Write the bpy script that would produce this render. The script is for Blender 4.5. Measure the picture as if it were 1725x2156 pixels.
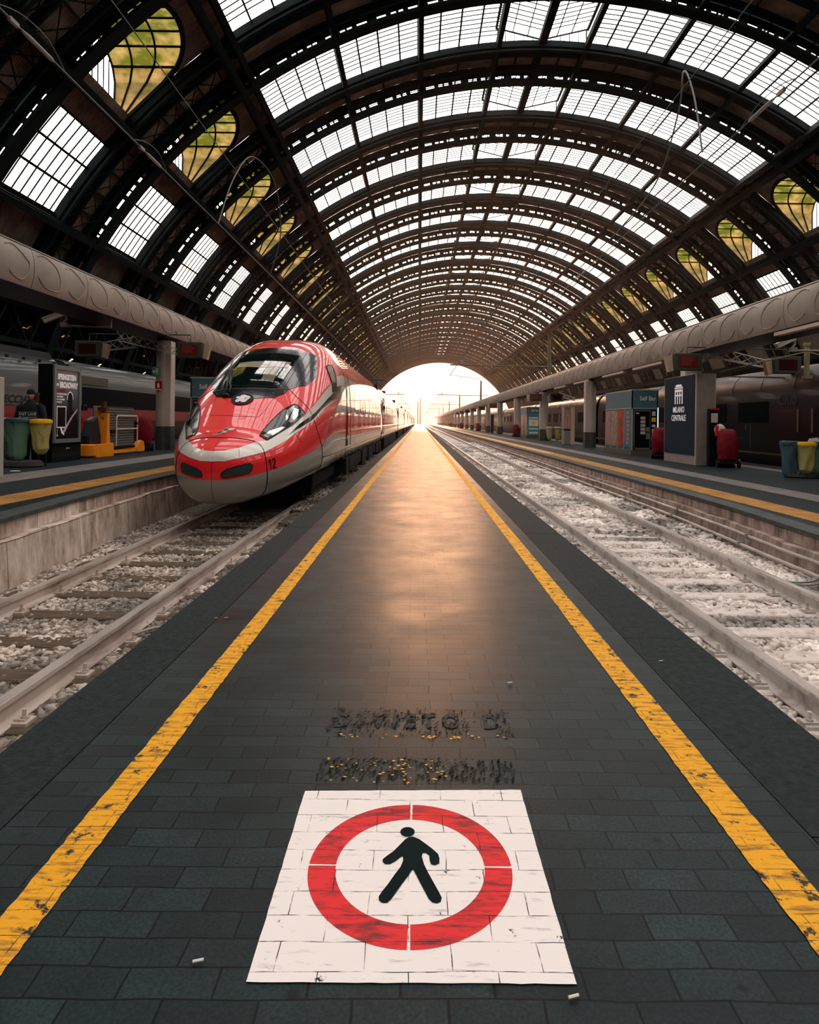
import bpy, bmesh, math, random
import numpy as np
from mathutils import Vector, Matrix
from mathutils.bvhtree import BVHTree
from mathutils.geometry import delaunay_2d_cdt
random.seed(7); rng = np.random.default_rng(7)
PI = math.pi
for o in list(bpy.data.objects): bpy.data.objects.remove(o)
SC = bpy.context.scene
COL = SC.collection

# ------------------------------------------------------------------ camera
cd = bpy.data.cameras.new('camera'); cam = bpy.data.objects.new('camera', cd); COL.objects.link(cam)
cd.sensor_fit = 'VERTICAL'; cd.sensor_height = 36.0; cd.sensor_width = 36.0*1725/2156
cd.lens = 1340/2156*36.0
cd.shift_x = -20.5/2156; cd.shift_y = -190/2156
cd.clip_start = 0.05; cd.clip_end = 3000
cam.matrix_world = Matrix.Translation((0, 0, 1.5)) @ Matrix.Rotation(PI/2, 4, 'X') @ Matrix.Rotation(math.radians(.7), 4, 'Z')
SC.camera = cam
# ------------------------------------------------------------------ view and exposure
vs = SC.view_settings
SC.display_settings.display_device = 'sRGB'
vs.view_transform = 'Standard'; vs.look = 'None'; vs.gamma = 1.0; vs.use_curve_mapping = False
vs.exposure = 0.0
# ------------------------------------------------------------------ world: pale overcast sky, warm towards the open end (+Y)
w = bpy.data.worlds.new('sky'); SC.world = w; w.use_nodes = True
nt = w.node_tree; nt.nodes.clear()
def N(nt, t, **k):
    n = nt.nodes.new(t)
    for a, b in k.items(): setattr(n, a, b)
    return n
tc = N(nt, 'ShaderNodeTexCoord'); sep = N(nt, 'ShaderNodeSeparateXYZ')
nt.links.new(tc.outputs['Generated'], sep.inputs[0])
SKY_GREY = (1.0, .93, .90, 1); SKY_STRENGTH = 4.3
mr2 = N(nt, 'ShaderNodeMapRange'); mr2.inputs[1].default_value = .3; mr2.inputs[2].default_value = .9
nt.links.new(sep.outputs[1], mr2.inputs[0])
cr = N(nt, 'ShaderNodeValToRGB'); e = cr.color_ramp.elements
e[0].position = 0; e[0].color = (.50, .245, .17, 1); e[1].position = .45; e[1].color = SKY_GREY
for p_, c_ in ((.03, (.55, .28, .19, 1)), (.07, (.60, .42, .31, 1)), (.14, (.85, .68, .56, 1))):
    k_ = e.new(p_); k_.color = c_
nt.links.new(sep.outputs[2], cr.inputs[0])
mix = N(nt, 'ShaderNodeMix', data_type='RGBA'); mix.inputs[6].default_value = SKY_GREY
nt.links.new(cr.outputs[0], mix.inputs[7]); nt.links.new(mr2.outputs[0], mix.inputs[0])
bg = N(nt, 'ShaderNodeBackground'); bg.inputs[1].default_value = SKY_STRENGTH
nt.links.new(mix.outputs[2], bg.inputs[0])
wo = N(nt, 'ShaderNodeOutputWorld'); nt.links.new(bg.outputs[0], wo.inputs[0])
# ------------------------------------------------------------------ low warm sun through the open end
sd = bpy.data.lights.new('sun', 'SUN'); sun = bpy.data.objects.new('sun', sd); COL.objects.link(sun)
sd.energy = 4.4; sd.color = (1.0, .47, .23); sd.angle = math.radians(8)
sun.rotation_euler = (Vector((-.02, -1.0, -math.tan(math.radians(12.0)))).to_track_quat('-Z', 'Y')).to_euler()
SC.cycles.transparent_max_bounces = 16
SC.cycles.max_bounces = 8
SC.cycles.sample_clamp_indirect = 6.0
SC.cycles.volume_bounces = 0

# ------------------------------------------------------------------ helpers
def lin(h):
    r = [int(h[i:i+2], 16)/255 for i in (0, 2, 4)]
    return tuple((c/12.92 if c <= .04045 else ((c+.055)/1.055)**2.4) for c in r)
_m = {}
def M(name, col, rough=.5, metal=0.0, var=0.0, scale=4.0, bump=0.0, bscale=60.0, coat=0.0, spec=.18, col2=None, thr=None, stretch=None, emit=None, trans=0.0, alpha=None):
    """procedural Principled material: base colour with noise variation towards col2"""
    if name in _m: return _m[name]
    m = bpy.data.materials.new(name); _m[name] = m; m.use_nodes = True
    nt = m.node_tree; b = nt.nodes['Principled BSDF']
    if isinstance(col, str): col = lin(col)
    if isinstance(col2, str): col2 = lin(col2)
    b.inputs['Base Color'].default_value = (*col, 1)
    b.inputs['Roughness'].default_value = rough; b.inputs['Metallic'].default_value = metal
    b.inputs['Specular IOR Level'].default_value = spec
    b.inputs['Coat Weight'].default_value = coat; b.inputs['Coat Roughness'].default_value = .03
    b.inputs['Transmission Weight'].default_value = trans
    if alpha is not None: b.inputs['Alpha'].default_value = alpha
    tc = N(nt, 'ShaderNodeTexCoord'); mp = N(nt, 'ShaderNodeMapping')
    nt.links.new(tc.outputs['Object'], mp.inputs[0])
    if stretch: mp.inputs['Scale'].default_value = stretch
    if var or col2:
        nz = N(nt, 'ShaderNodeTexNoise'); nz.inputs['Scale'].default_value = scale; nz.inputs['Detail'].default_value = 6; nz.inputs['Roughness'].default_value = .6
        nt.links.new(mp.outputs[0], nz.inputs['Vector'])
        rp = N(nt, 'ShaderNodeMapRange')
        lo, hi = thr if thr else (.3, .7)
        rp.inputs[1].default_value = lo; rp.inputs[2].default_value = hi
        nt.links.new(nz.outputs[0], rp.inputs[0])
        mx = N(nt, 'ShaderNodeMix', data_type='RGBA')
        c2 = col2 if col2 else tuple(c*(1-var) for c in col)
        c1 = col if col2 else tuple(min(1, c*(1+var*.6)) for c in col)
        mx.inputs[6].default_value = (*c1, 1); mx.inputs[7].default_value = (*c2, 1)
        nt.links.new(rp.outputs[0], mx.inputs[0]); nt.links.new(mx.outputs[2], b.inputs['Base Color'])
    if bump:
        n2 = N(nt, 'ShaderNodeTexNoise'); n2.inputs['Scale'].default_value = bscale; n2.inputs['Detail'].default_value = 4
        nt.links.new(mp.outputs[0], n2.inputs['Vector'])
        bp = N(nt, 'ShaderNodeBump'); bp.inputs['Strength'].default_value = bump; bp.inputs['Distance'].default_value = .02
        nt.links.new(n2.outputs[0], bp.inputs['Height']); nt.links.new(bp.outputs[0], b.inputs['Normal'])
    if emit:
        b.inputs['Emission Color'].default_value = (*col, 1); b.inputs['Emission Strength'].default_value = emit
    return m
class MB:
    def __init__(s): s.v = []; s.f = []; s.mi = []; s.m = 0
    def add(s, vs, fs):
        n = len(s.v); s.v += [tuple(p) for p in vs]
        for f in fs: s.f.append(tuple(i+n for i in f)); s.mi.append(s.m)
    def box(s, x0, x1, y0, y1, z0, z1):
        s.add([(x, y, z) for z in (z0, z1) for y in (y0, y1) for x in (x0, x1)],
              [(0, 2, 3, 1), (4, 5, 7, 6), (0, 1, 5, 4), (2, 6, 7, 3), (0, 4, 6, 2), (1, 3, 7, 5)])
        return s
    def cbox(s, c, d): return s.box(c[0]-d[0]/2, c[0]+d[0]/2, c[1]-d[1]/2, c[1]+d[1]/2, c[2]-d[2]/2, c[2]+d[2]/2)
    def bar(s, p, q, w_, h_, up=(0, 0, 1)):
        p, q = Vector(p), Vector(q); d = (q-p).normalized(); up = Vector(up)
        if abs(d.dot(up)) > .99: up = Vector((0, 1, 0))
        a = d.cross(up).normalized()*w_/2; b = a.cross(d).normalized()*h_/2
        vs = [e+i*a+j*b for e in (p, q) for j in (-1, 1) for i in (-1, 1)]
        s.add(vs, [(0, 1, 3, 2), (4, 6, 7, 5), (0, 4, 5, 1), (2, 3, 7, 6), (0, 2, 6, 4), (1, 5, 7, 3)])
        return s
    def tube(s, pts, r, n=8, closed=False, caps=True):
        pts = [Vector(p) for p in pts]; L = len(pts); rs = r if isinstance(r, (list, tuple)) else [r]*L
        ref = None; rings = []
        for i, p in enumerate(pts):
            a = pts[(i-1) % L] if (i or closed) else p; b = pts[(i+1) % L] if (i < L-1 or closed) else p
            d = (b-a).normalized()
            if ref is None:
                ref = d.orthogonal().normalized()
            ref = (ref-d*ref.dot(d))
            if ref.length < 1e-6: ref = d.orthogonal()
            ref.normalize(); c = d.cross(ref)
            rings.append([p+(ref*math.cos(2*PI*k/n)+c*math.sin(2*PI*k/n))*rs[i] for k in range(n)])
        vs = [q for rg in rings for q in rg]; fs = []
        for i in range(L if closed else L-1):
            for k in range(n):
                j = (i+1) % L
                fs.append((i*n+k, i*n+(k+1) % n, j*n+(k+1) % n, j*n+k))
        if caps and not closed:
            fs.append(tuple(range(n))[::-1]); fs.append(tuple((L-1)*n+k for k in range(n)))
        s.add(vs, fs); return s
    def cyl(s, c, r, z0, z1, n=20, r2=None):
        return s.tube([(c[0], c[1], z0), (c[0], c[1], z1)], [r, r if r2 is None else r2], n)
    def lathe(s, c, prof, n=24, sx=1, sy=1):
        vs = [(c[0]+r*math.cos(2*PI*k/n)*sx, c[1]+r*math.sin(2*PI*k/n)*sy, c[2]+z) for r, z in prof for k in range(n)]
        fs = [(i*n+k, i*n+(k+1) % n, (i+1)*n+(k+1) % n, (i+1)*n+k) for i in range(len(prof)-1) for k in range(n)]
        fs.append(tuple(range(n))[::-1]); fs.append(tuple((len(prof)-1)*n+k for k in range(n)))
        s.add(vs, fs); return s
    def prism(s, poly, o, ax, ay, t):
        """poly 2D outline placed at o with axes ax, ay, thickness vector t"""
        o, ax, ay, t = Vector(o), Vector(ax), Vector(ay), Vector(t); n = len(poly)
        vs = [o+ax*a+ay*b for a, b in poly]+[o+ax*a+ay*b+t for a, b in poly]
        s.add(vs, [tuple(range(n))[::-1], tuple(range(n, 2*n))]+[(i, (i+1) % n, n+(i+1) % n, n+i) for i in range(n)])
        return s
    def build(s, name, mat, parent=None, smooth=False, world=False, bevel=0, auto=None):
        me = bpy.data.meshes.new(name); me.from_pydata(s.v, [], s.f); me.validate()
        o = bpy.data.objects.new(name, me); COL.objects.link(o)
        for m in (mat if isinstance(mat, (list, tuple)) else [mat]): me.materials.append(m)
        if len(me.polygons) == len(s.mi): me.polygons.foreach_set('material_index', s.mi)
        bm = bmesh.new(); bm.from_mesh(me); bmesh.ops.recalc_face_normals(bm, faces=bm.faces)
        bm.to_mesh(me); bm.free()
        if smooth: me.polygons.foreach_set('use_smooth', [True]*len(me.polygons))
        if smooth and auto: me.set_sharp_from_angle(angle=math.radians(auto))
        if bevel:
            md = o.modifiers.new('b', 'BEVEL'); md.width = bevel; md.segments = 2; md.limit_method = 'ANGLE'
        if parent:
            o.parent = parent
            if world: o.location = -Vector(parent.location)
        return o
def thing(name, label, cat, loc=(0, 0, 0), rz=0, group=None):
    o = bpy.data.objects.new(name, None); COL.objects.link(o); o.location = loc; o.rotation_euler = (0, 0, rz); o.empty_display_size = .2
    o['label'] = label; o['category'] = cat
    if group: o['group'] = group
    return o
def tag(o, label, cat, group=None, kind=None):
    o['label'] = label; o['category'] = cat
    if group: o['group'] = group
    if kind: o['kind'] = kind
    return o
def struct(o): o['kind'] = 'structure'; return o
def dup(root, loc, rz=None, label=None, group=None):
    r = root.copy(); COL.objects.link(r); r.location = loc
    if rz is not None: r.rotation_euler = (0, 0, rz)
    if label: r['label'] = label
    if group: r['group'] = group
    for ch in list(root.children):
        c = ch.copy(); COL.objects.link(c); c.parent = r
        for g in ch.children:
            d = g.copy(); COL.objects.link(d); d.parent = c
    return r
def text(name, body, size, mat, parent=None, loc=(0, 0, 0), rot=(PI/2, 0, 0), sx=1.0, ext=.003, bold=0.0, align='CENTER', shear=0.0):
    cu = bpy.data.curves.new(name, 'FONT'); cu.body = body; cu.size = size; cu.align_x = align; cu.align_y = 'CENTER'
    cu.extrude = ext; cu.offset = bold; cu.shear = shear; cu.resolution_u = 3
    t = bpy.data.objects.new(name, cu); COL.objects.link(t)
    dg = bpy.context.evaluated_depsgraph_get(); me = bpy.data.meshes.new_from_object(t.evaluated_get(dg))
    bpy.data.objects.remove(t)
    o = bpy.data.objects.new(name, me); COL.objects.link(o); me.materials.clear(); me.materials.append(mat)
    o.scale = (sx, 1, 1); o.rotation_euler = rot; o.location = loc
    if parent: o.parent = parent
    return o
CAMZ = 1.5
def sm(pts, k=6):
    P = [Vector(p) for p in pts]; o = []
    for i in range(len(P)-1):
        a, b, c, d = P[max(0, i-1)], P[i], P[i+1], P[min(len(P)-1, i+2)]
        for j in range(k):
            u = j/k; o.append(.5*((2*b)+(c-a)*u+(2*a-5*b+4*c-d)*u*u+(3*b-a-3*c+d)*u**3))
    return o+[P[-1]]
_c, _s = math.cos(math.radians(.7)), math.sin(math.radians(.7))

# shared materials
STEEL = M('roof_steel', (.006, .011, .012), .8, var=.3, scale=2, spec=.1)
STEEL2 = M('dark_metal', (.010, .014, .015), .45, spec=.3)
GREYM = M('grey_metal', (.22, .23, .22), .4, .4, var=.15)
CLAD = M('corrugated_cladding', (.27, .215, .17), .8, var=.45, scale=.8, spec=.1)
nt = CLAD.node_tree; wv = N(nt, 'ShaderNodeTexWave'); wv.bands_direction = 'Y'; wv.inputs['Scale'].default_value = 2.2
tcw = N(nt, 'ShaderNodeTexCoord'); nt.links.new(tcw.outputs['Object'], wv.inputs['Vector'])
bw = N(nt, 'ShaderNodeBump'); bw.inputs['Strength'].default_value = 1; bw.inputs['Distance'].default_value = .09
nt.links.new(wv.outputs['Fac'], bw.inputs['Height']); nt.links.new(bw.outputs[0], nt.nodes['Principled BSDF'].inputs['Normal'])
WHITEP = M('white_paint', (.75, .72, .70), .4)
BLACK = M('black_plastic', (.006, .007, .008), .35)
REDP = M('red_paint', (.75, .02, .025), .35)
YEL = M('yellow_plastic', (.85, .45, .01), .35)
def glassm(name, col, gloss=.08, rough=0.03):
    m = bpy.data.materials.new(name); m.use_nodes = True; nt = m.node_tree; nt.nodes.clear()
    t = N(nt, 'ShaderNodeBsdfTransparent'); t.inputs[0].default_value = (*col, 1)
    g = N(nt, 'ShaderNodeBsdfGlossy'); g.inputs['Roughness'].default_value = rough
    mx = N(nt, 'ShaderNodeMixShader'); o = N(nt, 'ShaderNodeOutputMaterial')
    mx.inputs[0].default_value = gloss; nt.links.new(t.outputs[0], mx.inputs[1]); nt.links.new(g.outputs[0], mx.inputs[2]); nt.links.new(mx.outputs[0], o.inputs[0])
    return m
PANE = glassm('window_glass', (.96, .96, .95), .03)
def translucent(name, col, col2, scale, tr=.6, stretch=(1, 1, 1)):
    m = bpy.data.materials.new(name); m.use_nodes = True; nt = m.node_tree; nt.nodes.clear()
    tcn = N(nt, 'ShaderNodeTexCoord'); mp = N(nt, 'ShaderNodeMapping'); mp.inputs['Scale'].default_value = stretch
    nz = N(nt, 'ShaderNodeTexNoise'); nz.inputs['Scale'].default_value = scale; nz.inputs['Detail'].default_value = 6
    rp = N(nt, 'ShaderNodeMapRange'); rp.inputs[1].default_value = .25; rp.inputs[2].default_value = .75
    mx = N(nt, 'ShaderNodeMix', data_type='RGBA'); mx.inputs[6].default_value = (*col, 1); mx.inputs[7].default_value = (*col2, 1)
    nt.links.new(tcn.outputs['Object'], mp.inputs[0]); nt.links.new(mp.outputs[0], nz.inputs['Vector']); nt.links.new(nz.outputs[0], rp.inputs[0]); nt.links.new(rp.outputs[0], mx.inputs[0])
    d = N(nt, 'ShaderNodeBsdfDiffuse'); t = N(nt, 'ShaderNodeBsdfTranslucent'); ms = N(nt, 'ShaderNodeMixShader'); ms.inputs[0].default_value = tr
    nt.links.new(mx.outputs[2], d.inputs[0]); nt.links.new(mx.outputs[2], t.inputs[0])
    nt.links.new(d.outputs[0], ms.inputs[1]); nt.links.new(t.outputs[0], ms.inputs[2])
    o = N(nt, 'ShaderNodeOutputMaterial'); nt.links.new(ms.outputs[0], o.inputs[0]); return m
DORM = translucent('dormer_sheeting', (.72, .46, .20), (.060, .072, .008), .9, .7, (1, 1, 2))
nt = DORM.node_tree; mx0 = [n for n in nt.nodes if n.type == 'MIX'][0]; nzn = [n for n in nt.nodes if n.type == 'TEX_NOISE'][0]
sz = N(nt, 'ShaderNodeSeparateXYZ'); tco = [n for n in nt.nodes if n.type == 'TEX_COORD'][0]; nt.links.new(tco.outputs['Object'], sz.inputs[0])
mz = N(nt, 'ShaderNodeMapRange'); mz.inputs[1].default_value = 19.4; mz.inputs[2].default_value = 22.4; nt.links.new(sz.outputs[2], mz.inputs[0])  # colour runs from ochre to dark green with height, broken by noise
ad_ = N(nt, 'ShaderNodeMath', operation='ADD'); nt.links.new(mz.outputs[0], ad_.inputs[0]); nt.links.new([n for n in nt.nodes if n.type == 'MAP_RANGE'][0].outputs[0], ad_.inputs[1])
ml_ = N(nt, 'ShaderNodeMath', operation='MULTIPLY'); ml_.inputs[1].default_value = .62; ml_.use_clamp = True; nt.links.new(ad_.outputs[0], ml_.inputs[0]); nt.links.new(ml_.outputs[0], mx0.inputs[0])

# ================================================================== ROOF
XC0, ZC0, R0, BAY, Y1 = 9.05, -5.76, 36.48, 10.8, 37.97
def arc(th, r): a = math.radians(th); return (XC0+r*math.sin(a), ZC0+r*math.cos(a))
def arcq(mb, t0, t1, r0, r1, y0, y1, n=None):
    """solid slab following the arch between angles t0,t1, radii r0<r1, depths y0,y1"""
    n = n or max(1, int(abs(t1-t0)/2.4+.5))
    vs = []
    for i in range(n+1):
        t = t0+(t1-t0)*i/n; a = arc(t, r0); b = arc(t, r1)
        vs += [(a[0], y0, a[1]), (a[0], y1, a[1]), (b[0], y1, b[1]), (b[0], y0, b[1])]
    fs = []
    for i in range(n):
        k = i*4
        for j in range(4): fs.append((k+j, k+(j+1) % 4, k+4+(j+1) % 4, k+4+j))
    fs += [(0, 1, 2, 3), (n*4+3, n*4+2, n*4+1, n*4)]
    mb.add(vs, fs)
def radial(mb, t, wdeg, r0, r1, y0, y1): arcq(mb, t-wdeg/2, t+wdeg/2, r0, r1, y0, y1, 1)
GL = 7.7                                  # length of the glazed strip in every bay (local y -6.8..0), closed cladding behind it
# --- one arch rib (local y: rib centre -5.75)
rb = MB()
YR = -6.75
arcq(rb, -78, 78, R0-1.05, R0-.90, YR-.42, YR+.42, 64)
arcq(rb, -78, 78, R0-.20, R0-.05, YR-.36, YR+.36, 64)
arcq(rb, -78, 78, R0-1.0, R0-.62, YR-.10, YR+.10, 64)
t = -77.4; i = 0
while t < 78:
    radial(rb, t, .55 if i % 3 else 1.0, R0-.95, R0-.1, YR-.06, YR+.06)
    if i % 3 == 1: radial(rb, t+.95, .22, R0-.95, R0-.1, YR-.05, YR+.05)
    if i % 2 == 0: arcq(rb, t, t+1.9, R0-.36, R0-.10, YR-.05, YR+.05, 1)
    t += 1.9; i += 1
# --- purlins and bracing (local y -10.8..0)
pu = MB()
THIRDS = [5.35, 14.9, 24.6, 34.5]
for s_ in (-1, 1):
    for q, th in enumerate(THIRDS): arcq(pu, s_*th-.28, s_*th+.28, R0-(1.1 if th == 34.5 else .62), R0-.03, -BAY, 0, 1)
    for th in (37.1, 39.6, 42, 44.2, 49.0, 51.5, 54, 56.3, 60.5, 63): arcq(pu, s_*th-.09, s_*th+.09, R0-.33, R0-.02, -BAY, -GL, 1)
    for th in (36.0, 47.6, 58.6, 65.6): arcq(pu, s_*th-.4, s_*th+.4, R0-.75, R0-.02, -BAY, 0, 1); arcq(pu, s_*th-.3, s_*th+.3, R0-1.5, R0-1.38, -BAY, 0, 1)
    g = [34.5, 37.1, 39.6, 42, 44.2, 47.6, 49.6, 51.5, 54, 56.3, 58.6, 60.5, 63, 65.6]
    for a, b in zip(g[:-1], g[1:]):
        for y0, y1 in ((-BAY, -GL-2), (-GL-2, -GL)):
            for (ya, yb) in ((y0, y1), (y1, y0)):
                p, q = arc(s_*a, R0-.4), arc(s_*b, R0-.4); pu.bar((p[0], ya, p[1]), (q[0], yb, q[1]), .05, .07)
    for th in (36.0, 47.6, 58.6, 65.6):   # lattice webs of the longitudinal girders
        for j in range(9):
            ya = -BAY+j*BAY/9; yb = ya+BAY/9
            p, q = arc(s_*th, R0-1.4), arc(s_*th, R0-.5)
            if j % 2: p, q = q, p
            pu.bar((p[0], ya, p[1]), (q[0], yb, q[1]), .07, .09)
arcq(pu, -.45, .45, R0-.35, R0+.1, -BAY, 0, 1)
for th in (-24.6, -19.7, -14.9, -10, 10, 14.9, 19.7, 24.6, -2.7, 2.7):
    arcq(pu, th-.08, th+.08, R0-.3, R0, -BAY, -GL, 1)
# --- secondary arches (cross members inside the closed strip, eaves of the glazing)
for yy, ww in ((0.0, .34), (-GL, .2), (-GL-2.0, .16)):
    arcq(pu, -66, 66, R0-.5, R0-.05, yy-ww/2-(.17 if yy == 0 else 0), yy+ww/2-(.17 if yy == 0 else 0), 56)
arcq(pu, -66, 66, R0-.78, R0-.66, -.30, -.05, 56)
# --- closed cladding
cl = MB()
def corr(mb, t0, t1, y0, y1):            # corrugated sheet: shallow ridges running along the arch axis
    arcq(mb, t0, t1, R0, R0+.06, y0, y1)
corr(cl, -66, 66, -BAY, -GL)
for s_ in (-1, 1):
    a, b = sorted((s_*34.5, s_*37.5)); corr(cl, a, b, -GL, 0)
    a, b = sorted((s_*46.4, s_*49.9)); corr(cl, a, b, -GL, 0)
    a, b = sorted((s_*57.9, s_*66)); corr(cl, a, b, -GL, 0)
    # spandrels around the arched dormer opening
    n = 20; pts = []
    for i in range(n+1):
        u = i/n; y = -GL+.5+(GL-.8)*u; h = math.sqrt(max(0, 1-(2*u-1)**2)); pts.append((y, 42.0-4.2*h))
    prev = None
    cols_ = [(-GL, 46.4), (-GL+.5, 46.4)]+pts+[(-.3, 46.4), (0, 46.4)]
    for (ya, ta), (yb, tb) in zip(cols_[:-1], cols_[1:]):
        if yb-ya < 1e-6: continue
        vs = []
        for y, tt in ((ya, ta), (yb, tb)):
            p, q = arc(s_*37.5, R0), arc(s_*tt, R0); vs += [(p[0], y, p[1]), (q[0], y, q[1])]
        cl.add(vs, [(0, 1, 3, 2)])
# --- top skylight: frame bars + panes
sf = MB(); sp = MB()
for s_ in (-1, 1):
    for k in range(3):
        a, b = THIRDS[k], THIRDS[k+1]
        for j in range(1, 4):
            th = s_*(a+(b-a)*j/4); arcq(sf, th-.07, th+.07, R0-.2, R0, -GL, 0, 1)
    for j in range(13):
        y = -GL+.26+j*.52; arcq(sf, min(s_*5.35, s_*34.5), max(s_*5.35, s_*34.5), R0-.05, R0, y-.022, y+.022, 12)
    a, b = sorted((s_*5.35, s_*34.5)); arcq(sp, a, b, R0+.01, R0+.02, -GL, 0, 12)
# lantern: two tilted glass leaves falling towards the ridge beam, trussed ends
le, lc = arc(5.35, R0+1.15), arc(0, R0+.15)
for s_ in (-1, 1):
    ex = XC0+s_*(le[0]-XC0)
    sp.add([(ex, -GL, le[1]), (ex, 0, le[1]), (lc[0], 0, lc[1]), (lc[0], -GL, lc[1])], [(0, 1, 2, 3)])
    sf.bar((ex, -GL, le[1]), (ex, 0, le[1]), .16, .2)
    bx = arc(5.35, R0); bxx = XC0+s_*(bx[0]-XC0)
    sp.add([(bxx, -GL, bx[1]), (bxx, 0, bx[1]), (ex, 0, le[1]), (ex, -GL, le[1])], [(0, 1, 2, 3)])
    for f in (.36, .68):
        sf.bar((ex+(lc[0]-ex)*f, -GL, le[1]+(lc[1]-le[1])*f), (ex+(lc[0]-ex)*f, 0, le[1]+(lc[1]-le[1])*f), .06, .08)
    for j in range(13):
        y = -GL+.26+j*.52; sf.bar((ex, y, le[1]), (lc[0], y, lc[1]), .04, .05)
    for y in (-.03, -GL+.05):
        sf.bar((ex, y, le[1]), (lc[0], y, lc[1]), .09, .09); sf.bar((bxx, y, bx[1]), (lc[0], y, lc[1]-.15), .1, .14)
        for f in (.2, .4, .6, .8):
            x = ex+(lc[0]-ex)*f; sf.bar((x, y, bx[1]+(lc[1]-.15-bx[1])*f), (x, y, le[1]+(lc[1]-le[1])*f), .05, .05)
        sf.bar((bxx, y, bx[1]), (bxx, y, le[1]), .09, .09)
# --- side windows, dormers: one builder for both sides
def side_window(s_):
    f = MB(); p = MB(); a, b = sorted((s_*49.9, s_*57.9))
    arcq(p, a, b, R0+.01, R0+.02, -GL, 0)
    for th in (49.9, 52.7, 55.2, 57.9): arcq(f, s_*th-.11, s_*th+.11, R0-.18, R0, -GL, 0, 1)
    for j in range(12):
        y = -GL+j*GL/11; arcq(f, a, b, R0-.07, R0, y-.02, y+.02)
    for y in (-.05, -GL+.05): arcq(f, a, b, R0-.25, R0, y-.06, y+.06)
    return f, p
def dormer(s_):
    v = MB(); f = MB(); p = MB(); n = 20
    depth = .95
    xo = arc(46.4, R0)[0]-XC0; xout = XC0+s_*(xo+depth)
    prof = []
    zb = arc(46.4, R0)[1]
    zt0 = arc(37.8, R0)[1]
    rows = []
    for i in range(n+1):
        u = i/n; y = -GL+.5+(GL-.8)*u; h = math.sqrt(max(0, 1-(2*u-1)**2)); tt = 42.0-4.2*h
        q = arc(s_*tt, R0); rows.append(((q[0], y, q[1]), (xout, y, q[1])))
    rows = [((arc(s_*46.4, R0)[0], -GL+.5, zb), (xout, -GL+.5, zb))]+rows+[((arc(s_*46.4, R0)[0], -.3, zb), (xout, -.3, zb))]
    for a, b in zip(rows[:-1], rows[1:]): v.add([a[0], b[0], b[1], a[1]], [(0, 1, 2, 3)])
    # ribs of the vault: along x and hoops
    for i in range(2, len(rows)-2, 3):
        f.bar(rows[i][0], rows[i][1], .10, .12)
    for fr in (0.02, .35, .68, .98):
        for a, b in zip(rows[:-1], rows[1:]):
            pa = Vector(a[0]).lerp(Vector(a[1]), fr); pb = Vector(b[0]).lerp(Vector(b[1]), fr); f.bar(pa, pb, .10, .10)
    f.bar((xout, -GL+.5, zb), (xout, -.3, zb), .12, .12)
    # outer lunette glass
    c = [r[1] for r in rows]; p.add(c, [tuple(range(len(c)))])
    for j in range(1, 11):
        y = -GL+.5+(GL-.8)*j/11; u = (y+GL-.5)/(GL-.8); h = math.sqrt(max(0, 1-(2*u-1)**2)); zt = arc(s_*(42.0-4.2*h), R0)[1]
        f.bar((xout, y, zb), (xout, y, zt), .05, .05)
    # arch edge round the opening
    for a, b in zip(rows[:-1], rows[1:]):
        f.bar(a[0], b[0], .22, .18)
    return v, f, p
rib_me = rb.build('roof_arch', STEEL); pur = pu.build('roof_purlins', STEEL); cla = cl.build('ceiling', CLAD)
skf = sf.build('frame', STEEL); skp = sp.build('pane', PANE)
swl = [b.build(n_, m_) for b, n_, m_ in zip(side_window(-1), ('frame', 'pane'), (STEEL, PANE))]
swr = [b.build(n_, m_) for b, n_, m_ in zip(side_window(1), ('frame', 'pane'), (STEEL, PANE))]
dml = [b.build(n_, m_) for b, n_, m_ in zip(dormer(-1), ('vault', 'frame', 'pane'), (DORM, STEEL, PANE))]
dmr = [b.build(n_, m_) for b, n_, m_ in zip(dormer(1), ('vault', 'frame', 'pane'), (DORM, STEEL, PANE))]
K0, K1 = -5, 24
wn = 1
def inst(src, y, name=None, parent=None):
    o = src.copy(); COL.objects.link(o)
    if name: o.name = name
    if parent: o.parent = parent
    else: o.location = (0, y, 0)
    return o
for k in range(K0, K1):
    y = Y1+BAY*k
    struct(inst(rib_me, y)); struct(inst(pur, y)); struct(inst(cla, y))
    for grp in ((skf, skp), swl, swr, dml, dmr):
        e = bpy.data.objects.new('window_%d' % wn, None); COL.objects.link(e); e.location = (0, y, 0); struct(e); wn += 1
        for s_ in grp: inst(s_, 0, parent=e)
for o in (rib_me, pur, cla, skf, skp, *swl, *swr, *dml, *dmr): bpy.data.objects.remove(o)
YEND = Y1+BAY*(K1-1)
# end gable ring of the great arch: deeper rib
eg = MB()
arcq(eg, -78, 78, R0-2.2, R0+.6, YEND+.1, YEND+.5, 80); arcq(eg, -78, 78, R0-2.5, R0-2.2, YEND-.4, YEND+1.2, 80)
struct(eg.build('roof_arch', M('end_arch_steel', (.06, .035, .028), .7)))
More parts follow.
